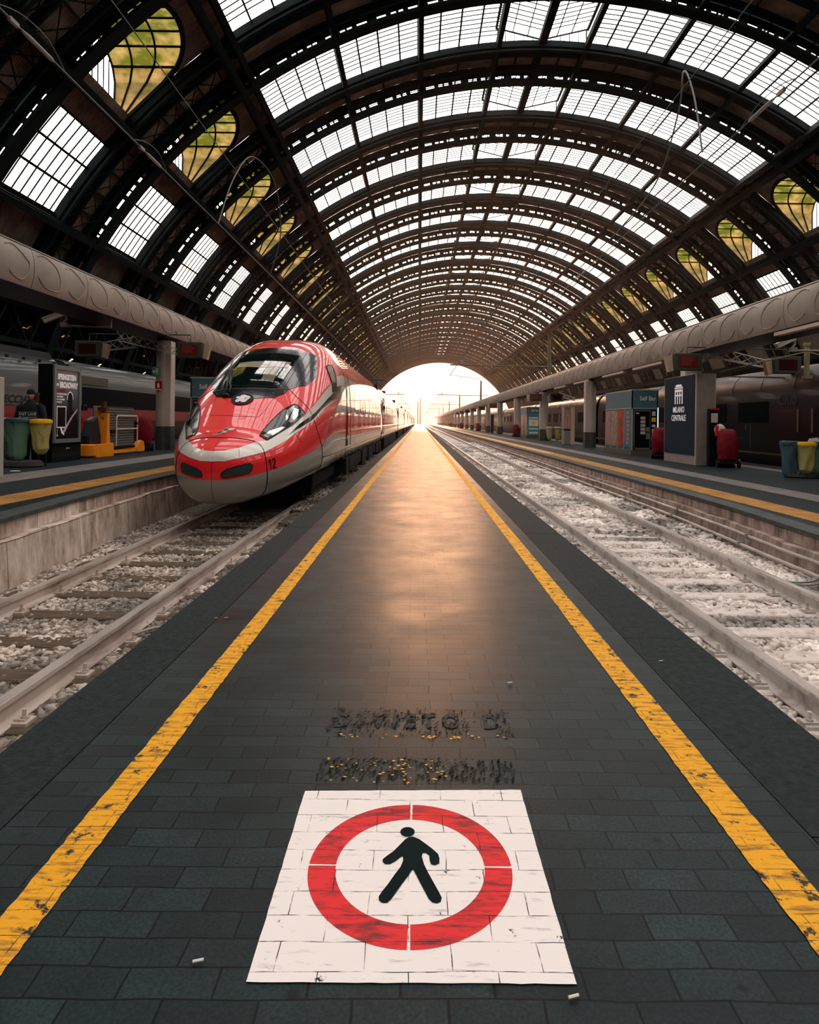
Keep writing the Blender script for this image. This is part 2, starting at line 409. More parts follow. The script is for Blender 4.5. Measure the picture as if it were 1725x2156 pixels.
# --- side halls: lower vaults either side of the great arch
def side_hall(s_):
    o = MB(); d = MB(); g = MB()
    cx = XC0+s_*58; r = 27.0; cz = -8
    def P(t, rr): a = math.radians(t); return (cx+s_*rr*math.sin(a), cz+rr*math.cos(a))
    def sl(mb, t0, t1, r0, r1, y0, y1, n=None):
        n = n or max(1, int(abs(t1-t0)/6)); vs = []; fs = []
        for i in range(n+1):
            t = t0+(t1-t0)*i/n; a = P(t, r0); b = P(t, r1); vs += [(a[0], y0, a[1]), (a[0], y1, a[1]), (b[0], y1, b[1]), (b[0], y0, b[1])]
        for i in range(n):
            for j in range(4): fs.append((i*4+j, i*4+(j+1) % 4, i*4+4+(j+1) % 4, i*4+4+j))
        fs += [(0, 1, 2, 3), (n*4+3, n*4+2, n*4+1, n*4)]; mb.add(vs, fs)
    sl(o, -54, 74, r, r+.1, -BAY, -3.4); sl(o, -54, -7, r, r+.1, -3.4, 0); sl(o, -2, 20, r, r+.1, -3.4, 0); sl(o, 30, 40, r, r+.1, -3.4, 0); sl(o, 44, 74, r, r+.1, -3.4, 0)
    sl(o, 20, 30, r, r+.1, -.8, 0); sl(o, 40, 44, r, r+.1, -2.4, 0)
    vx = P(-54, r); wx = arc(s_*65.5, R0); o.add([(vx[0], -BAY, vx[1]), (vx[0], 0, vx[1]), (wx[0], 0, wx[1]), (wx[0], -BAY, wx[1])], [(0, 1, 2, 3)])
    for t in range(-50, 75, 8): sl(o, t-.3, t+.3, r-.5, r, -BAY, 0, 1)
    sl(o, -54, 74, r-1.5, r-1.3, -5.2, -4.6); sl(o, -54, 74, r-.3, r-.1, -5.2, -4.6)
    t = -54; i = 0
    while t < 70:
        a, b = P(t, r-1.4), P(t+2.2, r-.1); c_ = P(t+4.4, r-1.4)
        o.bar((a[0], -4.9, a[1]), (b[0], -4.9, b[1]), .12, .16, (0, 1, 0)); o.bar((b[0], -4.9, b[1]), (c_[0], -4.9, c_[1]), .12, .16, (0, 1, 0)); t += 4.4
    sl(d, 20, 30, r+.12, r+.15, -3.4, -.8)          # warm translucent dormer faces
    sl(g, -7, -2, r+.02, r+.04, -3.4, 0)
    for t in (-6, -4.5, -3): sl(o, t-.15, t+.15, r-.1, r, -3.4, 0, 1)
    for t in (22.5, 25, 27.5): sl(o, t-.2, t+.2, r-.1, r, -3.4, -.8, 1)
    for yy in (-2.6, -1.7): sl(o, 20, 30, r-.1, r, yy-.05, yy+.05)
    # trusses and valley framing standing between the great arch and the side hall
    bx = XC0+s_*33.6
    for j in range(3):
        ya = -BAY+j*3.6; yb = ya+3.6
        o.bar((bx, ya, 3.4), (bx, yb, 8.6), .13, .16); o.bar((bx, yb, 3.4), (bx, ya, 8.6), .13, .16)
        o.bar((bx+s_*.9, ya, 5.4), (bx+s_*.9, yb, 9.2), .08, .1); o.bar((bx+s_*.9, yb, 5.4), (bx+s_*.9, ya, 9.2), .08, .1)
    o.bar((bx, -BAY, 3.4), (bx, 0, 3.4), .3, .4); o.bar((bx, -BAY, 6.1), (bx, 0, 6.1), .2, .3); o.bar((bx, -BAY, 8.6), (bx, 0, 8.6), .5, .7)
    o.bar((bx+s_*.6, -5.7, -.5), (bx+s_*.6, -5.7, 9.4), .8, .8)
    for j in range(6):      # open lattice girders hanging across the side hall
        ya = -BAY+j*1.8; p = P(-40+j*3, r-1.4); q = P(-20+j*6, r-1.4)
        o.bar((p[0], ya, p[1]-1), (q[0], ya+1.8, q[1]-3.5), .10, .14); o.bar((p[0], ya+1.8, p[1]-3), (q[0], ya, q[1]-1), .10, .14)
    return o, d, g
for s_, nm in ((-1, 'left'), (1, 'right')):
    o, d, g = side_hall(s_)
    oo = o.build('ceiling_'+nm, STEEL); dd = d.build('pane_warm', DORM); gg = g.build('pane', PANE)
    for k in range(K0, K1):
        y = Y1+BAY*k
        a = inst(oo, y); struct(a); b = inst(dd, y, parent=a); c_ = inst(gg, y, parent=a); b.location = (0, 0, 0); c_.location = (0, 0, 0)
    for q in (oo, dd, gg): bpy.data.objects.remove(q)
    xw = XC0+s_*82.5
    struct(MB().box(min(xw, xw+s_*.5), max(xw, xw+s_*.5), -28, YEND, -.6, 2.5).build('wall_'+nm, STEEL))
struct(MB().box(XC0-83, XC0+83, -28.5, -28, -.6, 36).build('wall_back', M('stone_back_wall', (.10, .09, .08), .9)))

# thin warm haze hanging in the far part of the hall
hz = bpy.data.materials.new('haze'); hz.use_nodes = True; nt = hz.node_tree; nt.nodes.clear()
vsn = N(nt, 'ShaderNodeVolumeScatter'); vsn.inputs['Color'].default_value = (1.0, .62, .42, 1); vsn.inputs['Density'].default_value = .0008; vsn.inputs['Anisotropy'].default_value = .65
o_ = N(nt, 'ShaderNodeOutputMaterial'); nt.links.new(vsn.outputs[0], o_.inputs[1])
hb_ = MB().box(XC0-70, XC0+70, 45, 520, -.5, 33).build('haze', hz); tag(hb_, 'thin warm haze filling the far end of the hall and beyond', 'haze', kind='stuff')

# ================================================================== GROUND, PLATFORMS, TRACKS
GZ = -.56
def ballast_mat(name, c1, c2, stain=None):
    m = bpy.data.materials.new(name); m.use_nodes = True; nt = m.node_tree; b = nt.nodes['Principled BSDF']
    b.inputs['Roughness'].default_value = .9; b.inputs['Specular IOR Level'].default_value = .15
    tcn = N(nt, 'ShaderNodeTexCoord'); vo = N(nt, 'ShaderNodeTexVoronoi'); vo.inputs['Scale'].default_value = 16
    nt.links.new(tcn.outputs['Object'], vo.inputs['Vector'])
    mx = N(nt, 'ShaderNodeMix', data_type='RGBA'); mx.inputs[6].default_value = (*c1, 1); mx.inputs[7].default_value = (*c2, 1)
    sp_ = N(nt, 'ShaderNodeSeparateColor'); nt.links.new(vo.outputs['Color'], sp_.inputs[0]); nt.links.new(sp_.outputs[0], mx.inputs[0])
    nt.links.new(mx.outputs[2], b.inputs['Base Color'])
    bp = N(nt, 'ShaderNodeBump'); bp.inputs['Strength'].default_value = 1; bp.inputs['Distance'].default_value = .05; bp.invert = True
    nt.links.new(vo.outputs['Distance'], bp.inputs['Height']); nt.links.new(bp.outputs[0], b.inputs['Normal'])
    return m
BALL = ballast_mat('ballast_bed', (.30, .26, .22), (.10, .085, .07))
g = MB(); g.box(-150, 150, -40, 1600, GZ-.3, GZ); struct(g.build('floor', BALL))

def brick_mat():
    m = bpy.data.materials.new('stone_setts'); m.use_nodes = True; nt = m.node_tree; b = nt.nodes['Principled BSDF']; L = nt.links.new; b.inputs['Specular IOR Level'].default_value = .16
    tcn = N(nt, 'ShaderNodeTexCoord'); mp = N(nt, 'ShaderNodeMapping'); L(tcn.outputs['Object'], mp.inputs[0])
    mp.inputs['Rotation'].default_value = (0, 0, math.radians(-.5))
    wob = N(nt, 'ShaderNodeTexNoise'); wob.inputs['Scale'].default_value = 2.2; wob.inputs['Detail'].default_value = 3; L(mp.outputs[0], wob.inputs['Vector'])
    vm = N(nt, 'ShaderNodeVectorMath', operation='MULTIPLY_ADD'); vm.inputs[1].default_value = (.03, .03, 0); L(wob.outputs['Color'], vm.inputs[0]); L(mp.outputs[0], vm.inputs[2])
    br = N(nt, 'ShaderNodeTexBrick'); br.inputs['Scale'].default_value = 1; br.inputs['Brick Width'].default_value = .245; br.inputs['Row Height'].default_value = .098
    br.inputs['Mortar Size'].default_value = .0032; br.inputs['Mortar Smooth'].default_value = .3; br.inputs['Bias'].default_value = -.1
    br.inputs['Color1'].default_value = (.0125, .0255, .028, 1); br.inputs['Color2'].default_value = (.0045, .011, .013, 1); br.inputs['Mortar'].default_value = (.001, .002, .0025, 1)
    L(vm.outputs[0], br.inputs['Vector'])
    nz = N(nt, 'ShaderNodeTexNoise'); nz.inputs['Scale'].default_value = 1.7; nz.inputs['Detail'].default_value = 8; nz.inputs['Roughness'].default_value = .7; L(tcn.outputs['Object'], nz.inputs['Vector'])
    rp = N(nt, 'ShaderNodeMapRange'); rp.inputs[1].default_value = .3; rp.inputs[2].default_value = .75; rp.inputs[3].default_value = .45; rp.inputs[4].default_value = 1.8; L(nz.outputs[0], rp.inputs[0])
    ml = N(nt, 'ShaderNodeMix', data_type='RGBA', blend_type='MULTIPLY'); ml.inputs[0].default_value = 1; L(br.outputs[0], ml.inputs[6]); L(rp.outputs[0], ml.inputs[7])
    # speckles and old gum spots
    vo = N(nt, 'ShaderNodeTexVoronoi'); vo.inputs['Scale'].default_value = 5.5; vo.inputs['Randomness'].default_value = 1; L(vm.outputs[0], vo.inputs['Vector'])
    sp_ = N(nt, 'ShaderNodeMapRange'); sp_.inputs[1].default_value = .06; sp_.inputs[2].default_value = .12; sp_.inputs[3].default_value = .35; sp_.inputs[4].default_value = 1; L(vo.outputs['Distance'], sp_.inputs[0])
    m2 = N(nt, 'ShaderNodeMix', data_type='RGBA', blend_type='MULTIPLY'); m2.inputs[0].default_value = 1; L(ml.outputs[2], m2.inputs[6]); L(sp_.outputs[0], m2.inputs[7])
    fn = N(nt, 'ShaderNodeTexNoise'); fn.inputs['Scale'].default_value = 90; fn.inputs['Detail'].default_value = 3; L(tcn.outputs['Object'], fn.inputs['Vector'])
    fr = N(nt, 'ShaderNodeMapRange'); fr.inputs[1].default_value = .35; fr.inputs[2].default_value = .7; fr.inputs[3].default_value = .65; fr.inputs[4].default_value = 1.5; L(fn.outputs[0], fr.inputs[0])
    m3 = N(nt, 'ShaderNodeMix', data_type='RGBA', blend_type='MULTIPLY'); m3.inputs[0].default_value = 1; L(m2.outputs[2], m3.inputs[6]); L(fr.outputs[0], m3.inputs[7])
    L(m3.outputs[2], b.inputs['Base Color'])
    rr = N(nt, 'ShaderNodeMapRange'); rr.inputs[1].default_value = .3; rr.inputs[2].default_value = .7; rr.inputs[3].default_value = .30; rr.inputs[4].default_value = .46; L(nz.outputs[0], rr.inputs[0]); L(rr.outputs[0], b.inputs['Roughness'])
    bp = N(nt, 'ShaderNodeBump'); bp.inputs['Strength'].default_value = .55; bp.inputs['Distance'].default_value = .003
    ad = N(nt, 'ShaderNodeMath', operation='MULTIPLY_ADD'); ad.inputs[1].default_value = -1.6; L(br.outputs['Fac'], ad.inputs[0]); fm = N(nt, 'ShaderNodeMath', operation='MULTIPLY'); fm.inputs[1].default_value = .3; L(fn.outputs[0], fm.inputs[0]); L(fm.outputs[0], ad.inputs[2])
    L(ad.outputs[0], bp.inputs['Height']); L(bp.outputs[0], b.inputs['Normal'])
    return m
SETT = brick_mat()
CONC_D = M('dark_concrete_edge', (.007, .016, .018), .7, var=.5, scale=22, bump=.4, bscale=60, spec=.1, col2=(.030, .040, .041))
YLEN = 420
# central platform: slab of setts with concrete edge strips
c = MB(); c.box(-1.50, 1.45, -12, YLEN, -.6, 0); struct(c.build('floor_central_platform', SETT))
for sx, x0, x1, nm in ((-1, -1.846, -1.503, 'left'), (1, 1.453, 1.927, 'right')):
    e = MB(); y = -12; random.seed(5+sx)
    while y < 120:
        L_ = random.uniform(1.6, 2.6); e.box(x0, x1, y, y+L_-.006, -.6, .002+random.uniform(-.002, .002)); y += L_
    e.box(x0, x1, y, YLEN, -.6, .002)
    struct(e.build('trim_platform_edge_'+nm, CONC_D))

def paint(name, col, wear=(.60, .66), scale=9, dirt=.5, stretch=(1, 1, 1), base=(.018, .028, .031), streak=.6, rough=.6):
    """road paint with worn-through flakes, sett joints and dark scuffs"""
    m = bpy.data.materials.new(name); m.use_nodes = True; nt = m.node_tree; b = nt.nodes['Principled BSDF']; L = nt.links.new
    b.inputs['Roughness'].default_value = rough; b.inputs['Specular IOR Level'].default_value = .16
    tcn = N(nt, 'ShaderNodeTexCoord'); mp = N(nt, 'ShaderNodeMapping'); mp.inputs['Scale'].default_value = stretch; L(tcn.outputs['Object'], mp.inputs[0])
    n1 = N(nt, 'ShaderNodeTexNoise'); n1.inputs['Scale'].default_value = scale; n1.inputs['Detail'].default_value = 10; n1.inputs['Roughness'].default_value = .75; L(mp.outputs[0], n1.inputs['Vector'])
    r1 = N(nt, 'ShaderNodeMapRange'); r1.inputs[1].default_value = wear[0]; r1.inputs[2].default_value = wear[1]; L(n1.outputs[0], r1.inputs[0])
    mr_ = N(nt, 'ShaderNodeMapping'); mr_.inputs['Rotation'].default_value = (0, 0, math.radians(-.5)); L(tcn.outputs['Object'], mr_.inputs[0])
    wob = N(nt, 'ShaderNodeTexNoise'); wob.inputs['Scale'].default_value = 2.2; wob.inputs['Detail'].default_value = 3; L(mr_.outputs[0], wob.inputs['Vector'])
    vm = N(nt, 'ShaderNodeVectorMath', operation='MULTIPLY_ADD'); vm.inputs[1].default_value = (.03, .03, 0); L(wob.outputs['Color'], vm.inputs[0]); L(mr_.outputs[0], vm.inputs[2])
    br = N(nt, 'ShaderNodeTexBrick'); br.inputs['Scale'].default_value = 1; br.inputs['Brick Width'].default_value = .245; br.inputs['Row Height'].default_value = .098; br.inputs['Mortar Size'].default_value = .0016; br.inputs['Mortar Smooth'].default_value = .2
    L(vm.outputs[0], br.inputs['Vector'])
    jm = N(nt, 'ShaderNodeMath', operation='MULTIPLY'); jm.inputs[1].default_value = 1.0
    jn = N(nt, 'ShaderNodeTexNoise'); jn.inputs['Scale'].default_value = 14; jn.inputs['Detail'].default_value = 3; L(tcn.outputs['Object'], jn.inputs['Vector'])
    jr = N(nt, 'ShaderNodeMapRange'); jr.inputs[1].default_value = .36; jr.inputs[2].default_value = .56; L(jn.outputs[0], jr.inputs[0])
    jj = N(nt, 'ShaderNodeMath', operation='MULTIPLY'); L(br.outputs['Fac'], jj.inputs[0]); L(jr.outputs[0], jj.inputs[1]); L(jj.outputs[0], jm.inputs[0])
    mx1 = N(nt, 'ShaderNodeMath', operation='MAXIMUM'); L(r1.outputs[0], mx1.inputs[0]); L(jm.outputs[0], mx1.inputs[1])
    # diagonal scuffs
    ms = N(nt, 'ShaderNodeMapping'); ms.inputs['Rotation'].default_value = (0, 0, .9); ms.inputs['Scale'].default_value = (4, 22, 1); L(tcn.outputs['Object'], ms.inputs[0])
    n2 = N(nt, 'ShaderNodeTexNoise'); n2.inputs['Scale'].default_value = 1.6; n2.inputs['Detail'].default_value = 6; n2.inputs['Roughness'].default_value = .7; L(ms.outputs[0], n2.inputs['Vector'])
    r2 = N(nt, 'ShaderNodeMapRange'); r2.inputs[1].default_value = streak; r2.inputs[2].default_value = streak+.16; r2.inputs[4].default_value = dirt; L(n2.outputs[0], r2.inputs[0])
    ma = N(nt, 'ShaderNodeMix', data_type='RGBA'); ma.inputs[6].default_value = (*col, 1); ma.inputs[7].default_value = (base[0]*1.6, base[1]*1.3, base[2]*1.2, 1); L(r2.outputs[0], ma.inputs[0])
    mb_ = N(nt, 'ShaderNodeMix', data_type='RGBA'); L(mx1.outputs[0], mb_.inputs[0]); L(ma.outputs[2], mb_.inputs[6]); mb_.inputs[7].default_value = (*base, 1)
    L(mb_.outputs[2], b.inputs['Base Color'])
    return m
P_YEL = paint('yellow_line_paint', (.86, .40, .018), wear=(.555, .60), dirt=.8, streak=.50, scale=12)
P_WHT = paint('white_sign_paint', (.93, .86, .83), wear=(.63, .645), dirt=.55, scale=13, streak=.58)
P_RED = paint('red_sign_paint', (.80, .035, .04), wear=(.66, .69), dirt=.8, streak=.47, scale=13)
P_GHO = paint('ghost_lettering', (.008, .012, .013), wear=(.42, .50), scale=22, base=(.024, .036, .039), dirt=.2)
P_BLK = M('black_sign_paint', (.005, .013, .015), .8, var=.3, spec=.08)
def ragged(name, xa, xb, ya, yb, step, z, mat, amp=.008):
    mb = MB(); y = ya; pts = []
    while y < yb: pts.append(y); y += step
    pts.append(yb); vs = []
    for y in pts:
        vs += [(xa+random.uniform(-amp, amp), y, z), (xb+random.uniform(-amp, amp), y, z)]
    mb.add(vs, [(2*i, 2*i+1, 2*i+3, 2*i+2) for i in range(len(pts)-1)])
    return mb.build(name, mat)
random.seed(3)
def line(xa, xb, lab):
    mb = MB(); n = 1500; vs = []
    for i in range(n+1):
        y = .5+(YLEN-1)*(i/n)**2.2; vs += [(xa+random.uniform(-.003, .003), y, .0035), (xb+random.uniform(-.003, .003), y, .0035)]
    mb.add(vs, [(2*i, 2*i+1, 2*i+3, 2*i+2) for i in range(n)])
    tag(mb.build('yellow_line', P_YEL), lab, 'painted line')
line(-1.235, -1.105, 'worn yellow painted line along the left side of the central platform, nearer the red train')
line(1.15, 1.30, 'worn yellow painted line along the right side of the central platform')
# prohibition sign painted on the setts
sg = thing('pavement_sign', 'white square on the dark paving with a red ring round a black walking figure', 'painted sign', (0, 2.14, .0025))
q = MB(); n = 24
edge = [(-.4435, 2.572), (.4316, 2.597), (.4381, 1.700), (-.442, 1.694)]
pts = []
for i in range(4):
    a, b = edge[i], edge[(i+1) % 4]
    for j in range(n):
        t = j/n; pts.append((a[0]+(b[0]-a[0])*t+random.uniform(-.0012, .0012), a[1]+(b[1]-a[1])*t+random.uniform(-.0012, .0012)))
q.add([(x, y-2.14, 0.001) for x, y in pts], [tuple(range(len(pts)))])
q.build('white_square', P_WHT, sg)
cxr, cyr = -.012, 2.143-2.14
for k in range(4):
    r = MB(); a0 = PI/2*k+.014; a1 = PI/2*(k+1)-.014; m_ = 28; vs = []
    for i in range(m_+1):
        a = a0+(a1-a0)*i/m_; off0 = .012/.25 if 0 else 0
        vs += [(cxr+.250*math.cos(a), cyr+.250*math.sin(a), .0022), (cxr+.341*math.cos(a), cyr+.341*math.sin(a), .0022)]
    r.add(vs, [(2*i, 2*i+1, 2*i+3, 2*i+2) for i in range(m_)])
    r.build('red_ring_segment', P_RED, sg)
def gp(px, py, z=0):      # plan position of a pavement mark measured on the sign
    x, y = px-883, py-888; u = x*_c+y*_s; v = -x*_s+y*_c; d = 1340*(CAMZ-z)/v; return (u*d/1340, d)
body = [(850, 608), (880, 620), (908, 640), (945, 668), (972, 692), (979, 715), (978, 738), (958, 747), (938, 742), (931, 722), (930, 700), (912, 687), (898, 688), (893, 706), (905, 745), (925, 785), (950, 830), (975, 875), (990, 905), (985, 925), (966, 932), (945, 928), (928, 912), (908, 875), (885, 832), (865, 792), (850, 765), (830, 795), (800, 835), (770, 877), (745, 912), (725, 930), (702, 930), (686, 918), (684, 900), (700, 875), (730, 838), (762, 792), (790, 755), (803, 725), (802, 704), (790, 708), (765, 728), (738, 742), (716, 742), (703, 730), (704, 718), (722, 703), (755, 680), (785, 650), (812, 622), (830, 611)]
f = MB(); pw = [gp(500+x*.43478, 1500+y*.43478) for x, y in body]
f.add([(x, y-2.14, .003) for x, y in pw], [tuple(range(len(pw)))])
hd = [gp(500+(824+35*math.cos(a))*.43478, 1500+(585+23*math.sin(a))*.43478) for a in [2*PI*i/28 for i in range(28)]]
f.add([(x, y-2.14, .003) for x, y in hd], [tuple(range(28))])
f.build('walking_figure', P_BLK, sg)
# scraped-off lettering above the sign
def scrape(name, x0, x1, y0, y1, lab, seed, words):
    t = thing(name, lab, 'painted lettering', ((x0+x1)/2, (y0+y1)/2, .0045)); random.seed(seed)
    d = MB(); yl = MB(); cx_, cy_ = (x0+x1)/2, (y0+y1)/2
    for i in range(420):
        x = random.uniform(x0, x1); y = random.uniform(y0, y1)
        if words and (int((x-x0)/(x1-x0)*9) == 7) and random.random() < .8: continue
        l = random.uniform(.012, .035); a = random.uniform(.7, 1.3); wd = random.uniform(.002, .006)
        dx, dy = math.cos(a)*l, math.sin(a)*l; nx, ny = -math.sin(a)*wd, math.cos(a)*wd
        d.add([(x-cx_, y-cy_, 0), (x-cx_+dx*.5+nx, y-cy_+dy*.5+ny, 0), (x-cx_+dx, y-cy_+dy, 0), (x-cx_+dx*.5-nx, y-cy_+dy*.5-ny, 0)], [(0, 1, 2, 3)])
    spots = [random.uniform(x0, x1) for _ in range(9)]
    for i in range(70 if not words else 45):
        x = random.choice(spots)+random.gauss(0, .02); y = random.gauss(y0 if words else (y0+y1)/2, .012 if words else (y1-y0)*.3)
        if not (x0 < x < x1 and y0-.02 < y < y1): continue
        r = random.uniform(.0015, .006); a = random.uniform(0, 3)
        yl.add([(x-cx_+r*(1+random.random())*math.cos(a+k*PI/2.5), y-cy_+r*math.sin(a+k*PI/2.5), .001) for k in range(5)], [(0, 1, 2, 3, 4)])
    d.build('scuffed_tar', M('scraped_tar', (.009, .012, .013), .8), t)['kind'] = 'stuff'; yl.build('yellow_flakes', M('yellow_flake', (.75, .45, .05), .7), t)['kind'] = 'stuff'
    return t
t = scrape('faded_lettering', -.44, .47, 3.02, 3.30, 'dark scraped ghost lettering on the paving, upper row above the white square', 11, True)
for i, (ch, x) in enumerate((('D', -.38), ('I', -.29), ('V', -.20), ('I', -.12), ('E', -.04), ('T', .05), ('O', .16), ('D', .36))):
    text('letter', ch, .20, P_GHO, t, (x, 0.02, -.0015), (0, 0, 0), .55, .0001, .008)
scrape('faded_lettering', -.42, .42, 2.64, 2.82, 'row of scraped scuffs with yellow paint flakes directly above the white square', 12, False)
# ---------------------------------------------------------------- high platforms
PZL, PZR = .28, .08
def polyx(pts, y):
    for (ya, xa), (yb, xb) in zip(pts[:-1], pts[1:]):
        if y <= yb: return xa+(xb-xa)*(y-ya)/(yb-ya) if y > ya else xa
    return pts[-1][1]
EDL = [(-12, -4.75), (7.6, -5.0), (10.1, -5.22), (12.6, -5.40), (18, -5.45), (YLEN, -5.45)]
EDR = [(-12, 5.0), (8.4, 5.27), (11, 5.47), (13.6, 5.54), (27, 5.58), (YLEN, 5.58)]
ys = [-12, 0, 4, 6, 7.6, 8.4, 9, 10.1, 11, 12.6, 13.6, 18, 27, 60, 120, 200, YLEN]
ASPH = M('platform_asphalt', (.010, .021, .024), .6, var=.4, scale=1.2, bump=.15, bscale=80, spec=.12)
def swept(mb, ed, prof, yl=ys):
    """profile (dx,z) closed polygon swept along a platform edge line"""
    n = len(prof); vs = [(polyx(ed, y)+dx, y, z) for y in yl for dx, z in prof]
    mb.add(vs, [(i*n+j, i*n+(j+1) % n, (i+1)*n+(j+1) % n, (i+1)*n+j) for i in range(len(yl)-1) for j in range(n)]+[tuple(range(n)), tuple((len(yl)-1)*n+j for j in range(n))])
def conc_wall(name, c1, c2):
    m = bpy.data.materials.new(name); m.use_nodes = True; nt = m.node_tree; b = nt.nodes['Principled BSDF']; L = nt.links.new
    b.inputs['Roughness'].default_value = .85; b.inputs['Specular IOR Level'].default_value = .2
    tcn = N(nt, 'ShaderNodeTexCoord'); mp = N(nt, 'ShaderNodeMapping'); mp.inputs['Scale'].default_value = (1, 2.6, .9); L(tcn.outputs['Object'], mp.inputs[0])
    n1 = N(nt, 'ShaderNodeTexNoise'); n1.inputs['Scale'].default_value = 1.6; n1.inputs['Detail'].default_value = 8; n1.inputs['Roughness'].default_value = .7; L(mp.outputs[0], n1.inputs['Vector'])
    r1 = N(nt, 'ShaderNodeMapRange'); r1.inputs[1].default_value = .38; r1.inputs[2].default_value = .66; L(n1.outputs[0], r1.inputs[0])
    mx = N(nt, 'ShaderNodeMix', data_type='RGBA'); mx.inputs[6].default_value = (*c1, 1); mx.inputs[7].default_value = (*c2, 1); L(r1.outputs[0], mx.inputs[0])
    # block joints along the platform
    sx_ = N(nt, 'ShaderNodeSeparateXYZ'); L(tcn.outputs['Object'], sx_.inputs[0])
    cb = N(nt, 'ShaderNodeCombineXYZ'); L(sx_.outputs[1], cb.inputs[0]); L(sx_.outputs[2], cb.inputs[1])
    br = N(nt, 'ShaderNodeTexBrick'); br.inputs['Scale'].default_value = 1; br.inputs['Brick Width'].default_value = 1.9; br.inputs['Row Height'].default_value = 1.3; br.inputs['Mortar Size'].default_value = .007; br.inputs['Mortar Smooth'].default_value = .5
    br.inputs['Color1'].default_value = (1, 1, 1, 1); br.inputs['Color2'].default_value = (.8, .78, .75, 1); br.inputs['Mortar'].default_value = (.12, .1, .08, 1); L(cb.outputs[0], br.inputs['Vector'])
    ml = N(nt, 'ShaderNodeMix', data_type='RGBA', blend_type='MULTIPLY'); ml.inputs[0].default_value = .9; L(mx.outputs[2], ml.inputs[6]); L(br.outputs[0], ml.inputs[7]); L(ml.outputs[2], b.inputs['Base Color'])
    bp = N(nt, 'ShaderNodeBump'); bp.inputs['Strength'].default_value = .6; bp.inputs['Distance'].default_value = .02; L(n1.outputs[0], bp.inputs['Height']); L(bp.outputs[0], b.inputs['Normal'])
    return m
WALLL = conc_wall('platform_wall_left', (.88, .75, .66), (.36, .25, .17)); WALLR = conc_wall('platform_wall_right', (.60, .48, .42), (.16, .12, .10))
COPE = M('coping_stone', (.060, .070, .070), .7, var=.4, scale=4, bump=.2)
for s_, ed, pz, far, wm, nm in ((-1, EDL, PZL, -14.6, WALLL, 'left'), (1, EDR, PZR, 12.75, WALLR, 'right')):
    top = MB(); n = len(ys)
    vs = []
    for y in ys: vs += [(polyx(ed, y)+s_*.30, y, pz), (far, y, pz), (far, y, -.6), (polyx(ed, y)+s_*.30, y, -.6)]
    top.add(vs, [(i*4+j, i*4+(j+1) % 4, i*4+4+(j+1) % 4, i*4+4+j) for i in range(n-1) for j in range(4)]+[(0, 1, 2, 3), (4*n-4, 4*n-3, 4*n-2, 4*n-1)])
    struct(top.build('floor_%s_platform' % nm, ASPH))
    cp = MB(); swept(cp, ed, [(-s_*.02, pz), (s_*.31, pz+.002), (s_*.31, pz-.07), (-s_*.02, pz-.055)]); struct(cp.build('trim_coping_'+nm, COPE))
    w1, w2 = (pz-.26, GZ-.1) if s_ < 0 else (-.16, GZ-.1)
    wl = MB(); swept(wl, ed, [(s_*.03, pz-.05), (s_*.35, pz-.05), (s_*.35, w1), (s_*.03, w1)])
    yl = [-12+.6*i for i in range(90)]+[60, 120, 200, YLEN]; random.seed(9)
    nn = 4; vs = []
    for y in yl:
        j = random.uniform(-.02, .02); e = polyx(ed, y); zz = w1+random.uniform(-.015, .015)
        vs += [(e-s_*(.10+j), y, zz), (e+s_*.35, y, zz), (e+s_*.35, y, w2), (e-s_*(.14+j), y, w2)]
    wl.add(vs, [(i*4+j, i*4+(j+1) % 4, i*4+4+(j+1) % 4, i*4+4+j) for i in range(len(yl)-1) for j in range(4)]+[(0, 1, 2, 3)])
    struct(wl.build('wall_platform_'+nm, wm))
TACY = M('tactile_yellow_tiles', (.55, .30, .095), .6, var=.35, scale=2.5)
TACW = M('pale_stone_band', (.17, .15, .145), .55, var=.3, scale=1.5)
def ribs_strip(name, x0, x1, z, mat, lab, wavy=True, ed=None):
    mb = MB(); mb.box(x0, x1, -12, YLEN, z-.004, z+.004)
    if wavy:
        y = 4.0
        while y < 30: mb.box(x0+.02, x1-.02, y, y+.035, z+.003, z+.009); y += .075
    return tag(mb.build(name, mat), lab, 'floor strip')
ribs_strip('tactile_strip', -6.38, -5.76, PZL+.003, TACY, 'yellow ribbed safety strip near the edge of the left platform')
ribs_strip('stone_band', -8.66, -7.66, PZL+.003, TACW, 'pale grey stone band along the left platform behind the yellow strip', False)
ribs_strip('tactile_strip', 5.92, 6.50, PZR+.003, TACY, 'orange-yellow ribbed safety strip near the edge of the right platform')
ribs_strip('stone_band', 7.52, 8.24, PZR+.003, TACW, 'pale grey stone band along the right platform between yellow strip and kiosks', False)
ribs_strip('stone_band', 11.2, 11.75, PZR+.003, TACW, 'pale grey stone band on the far side of the right platform by the dark coach', False)
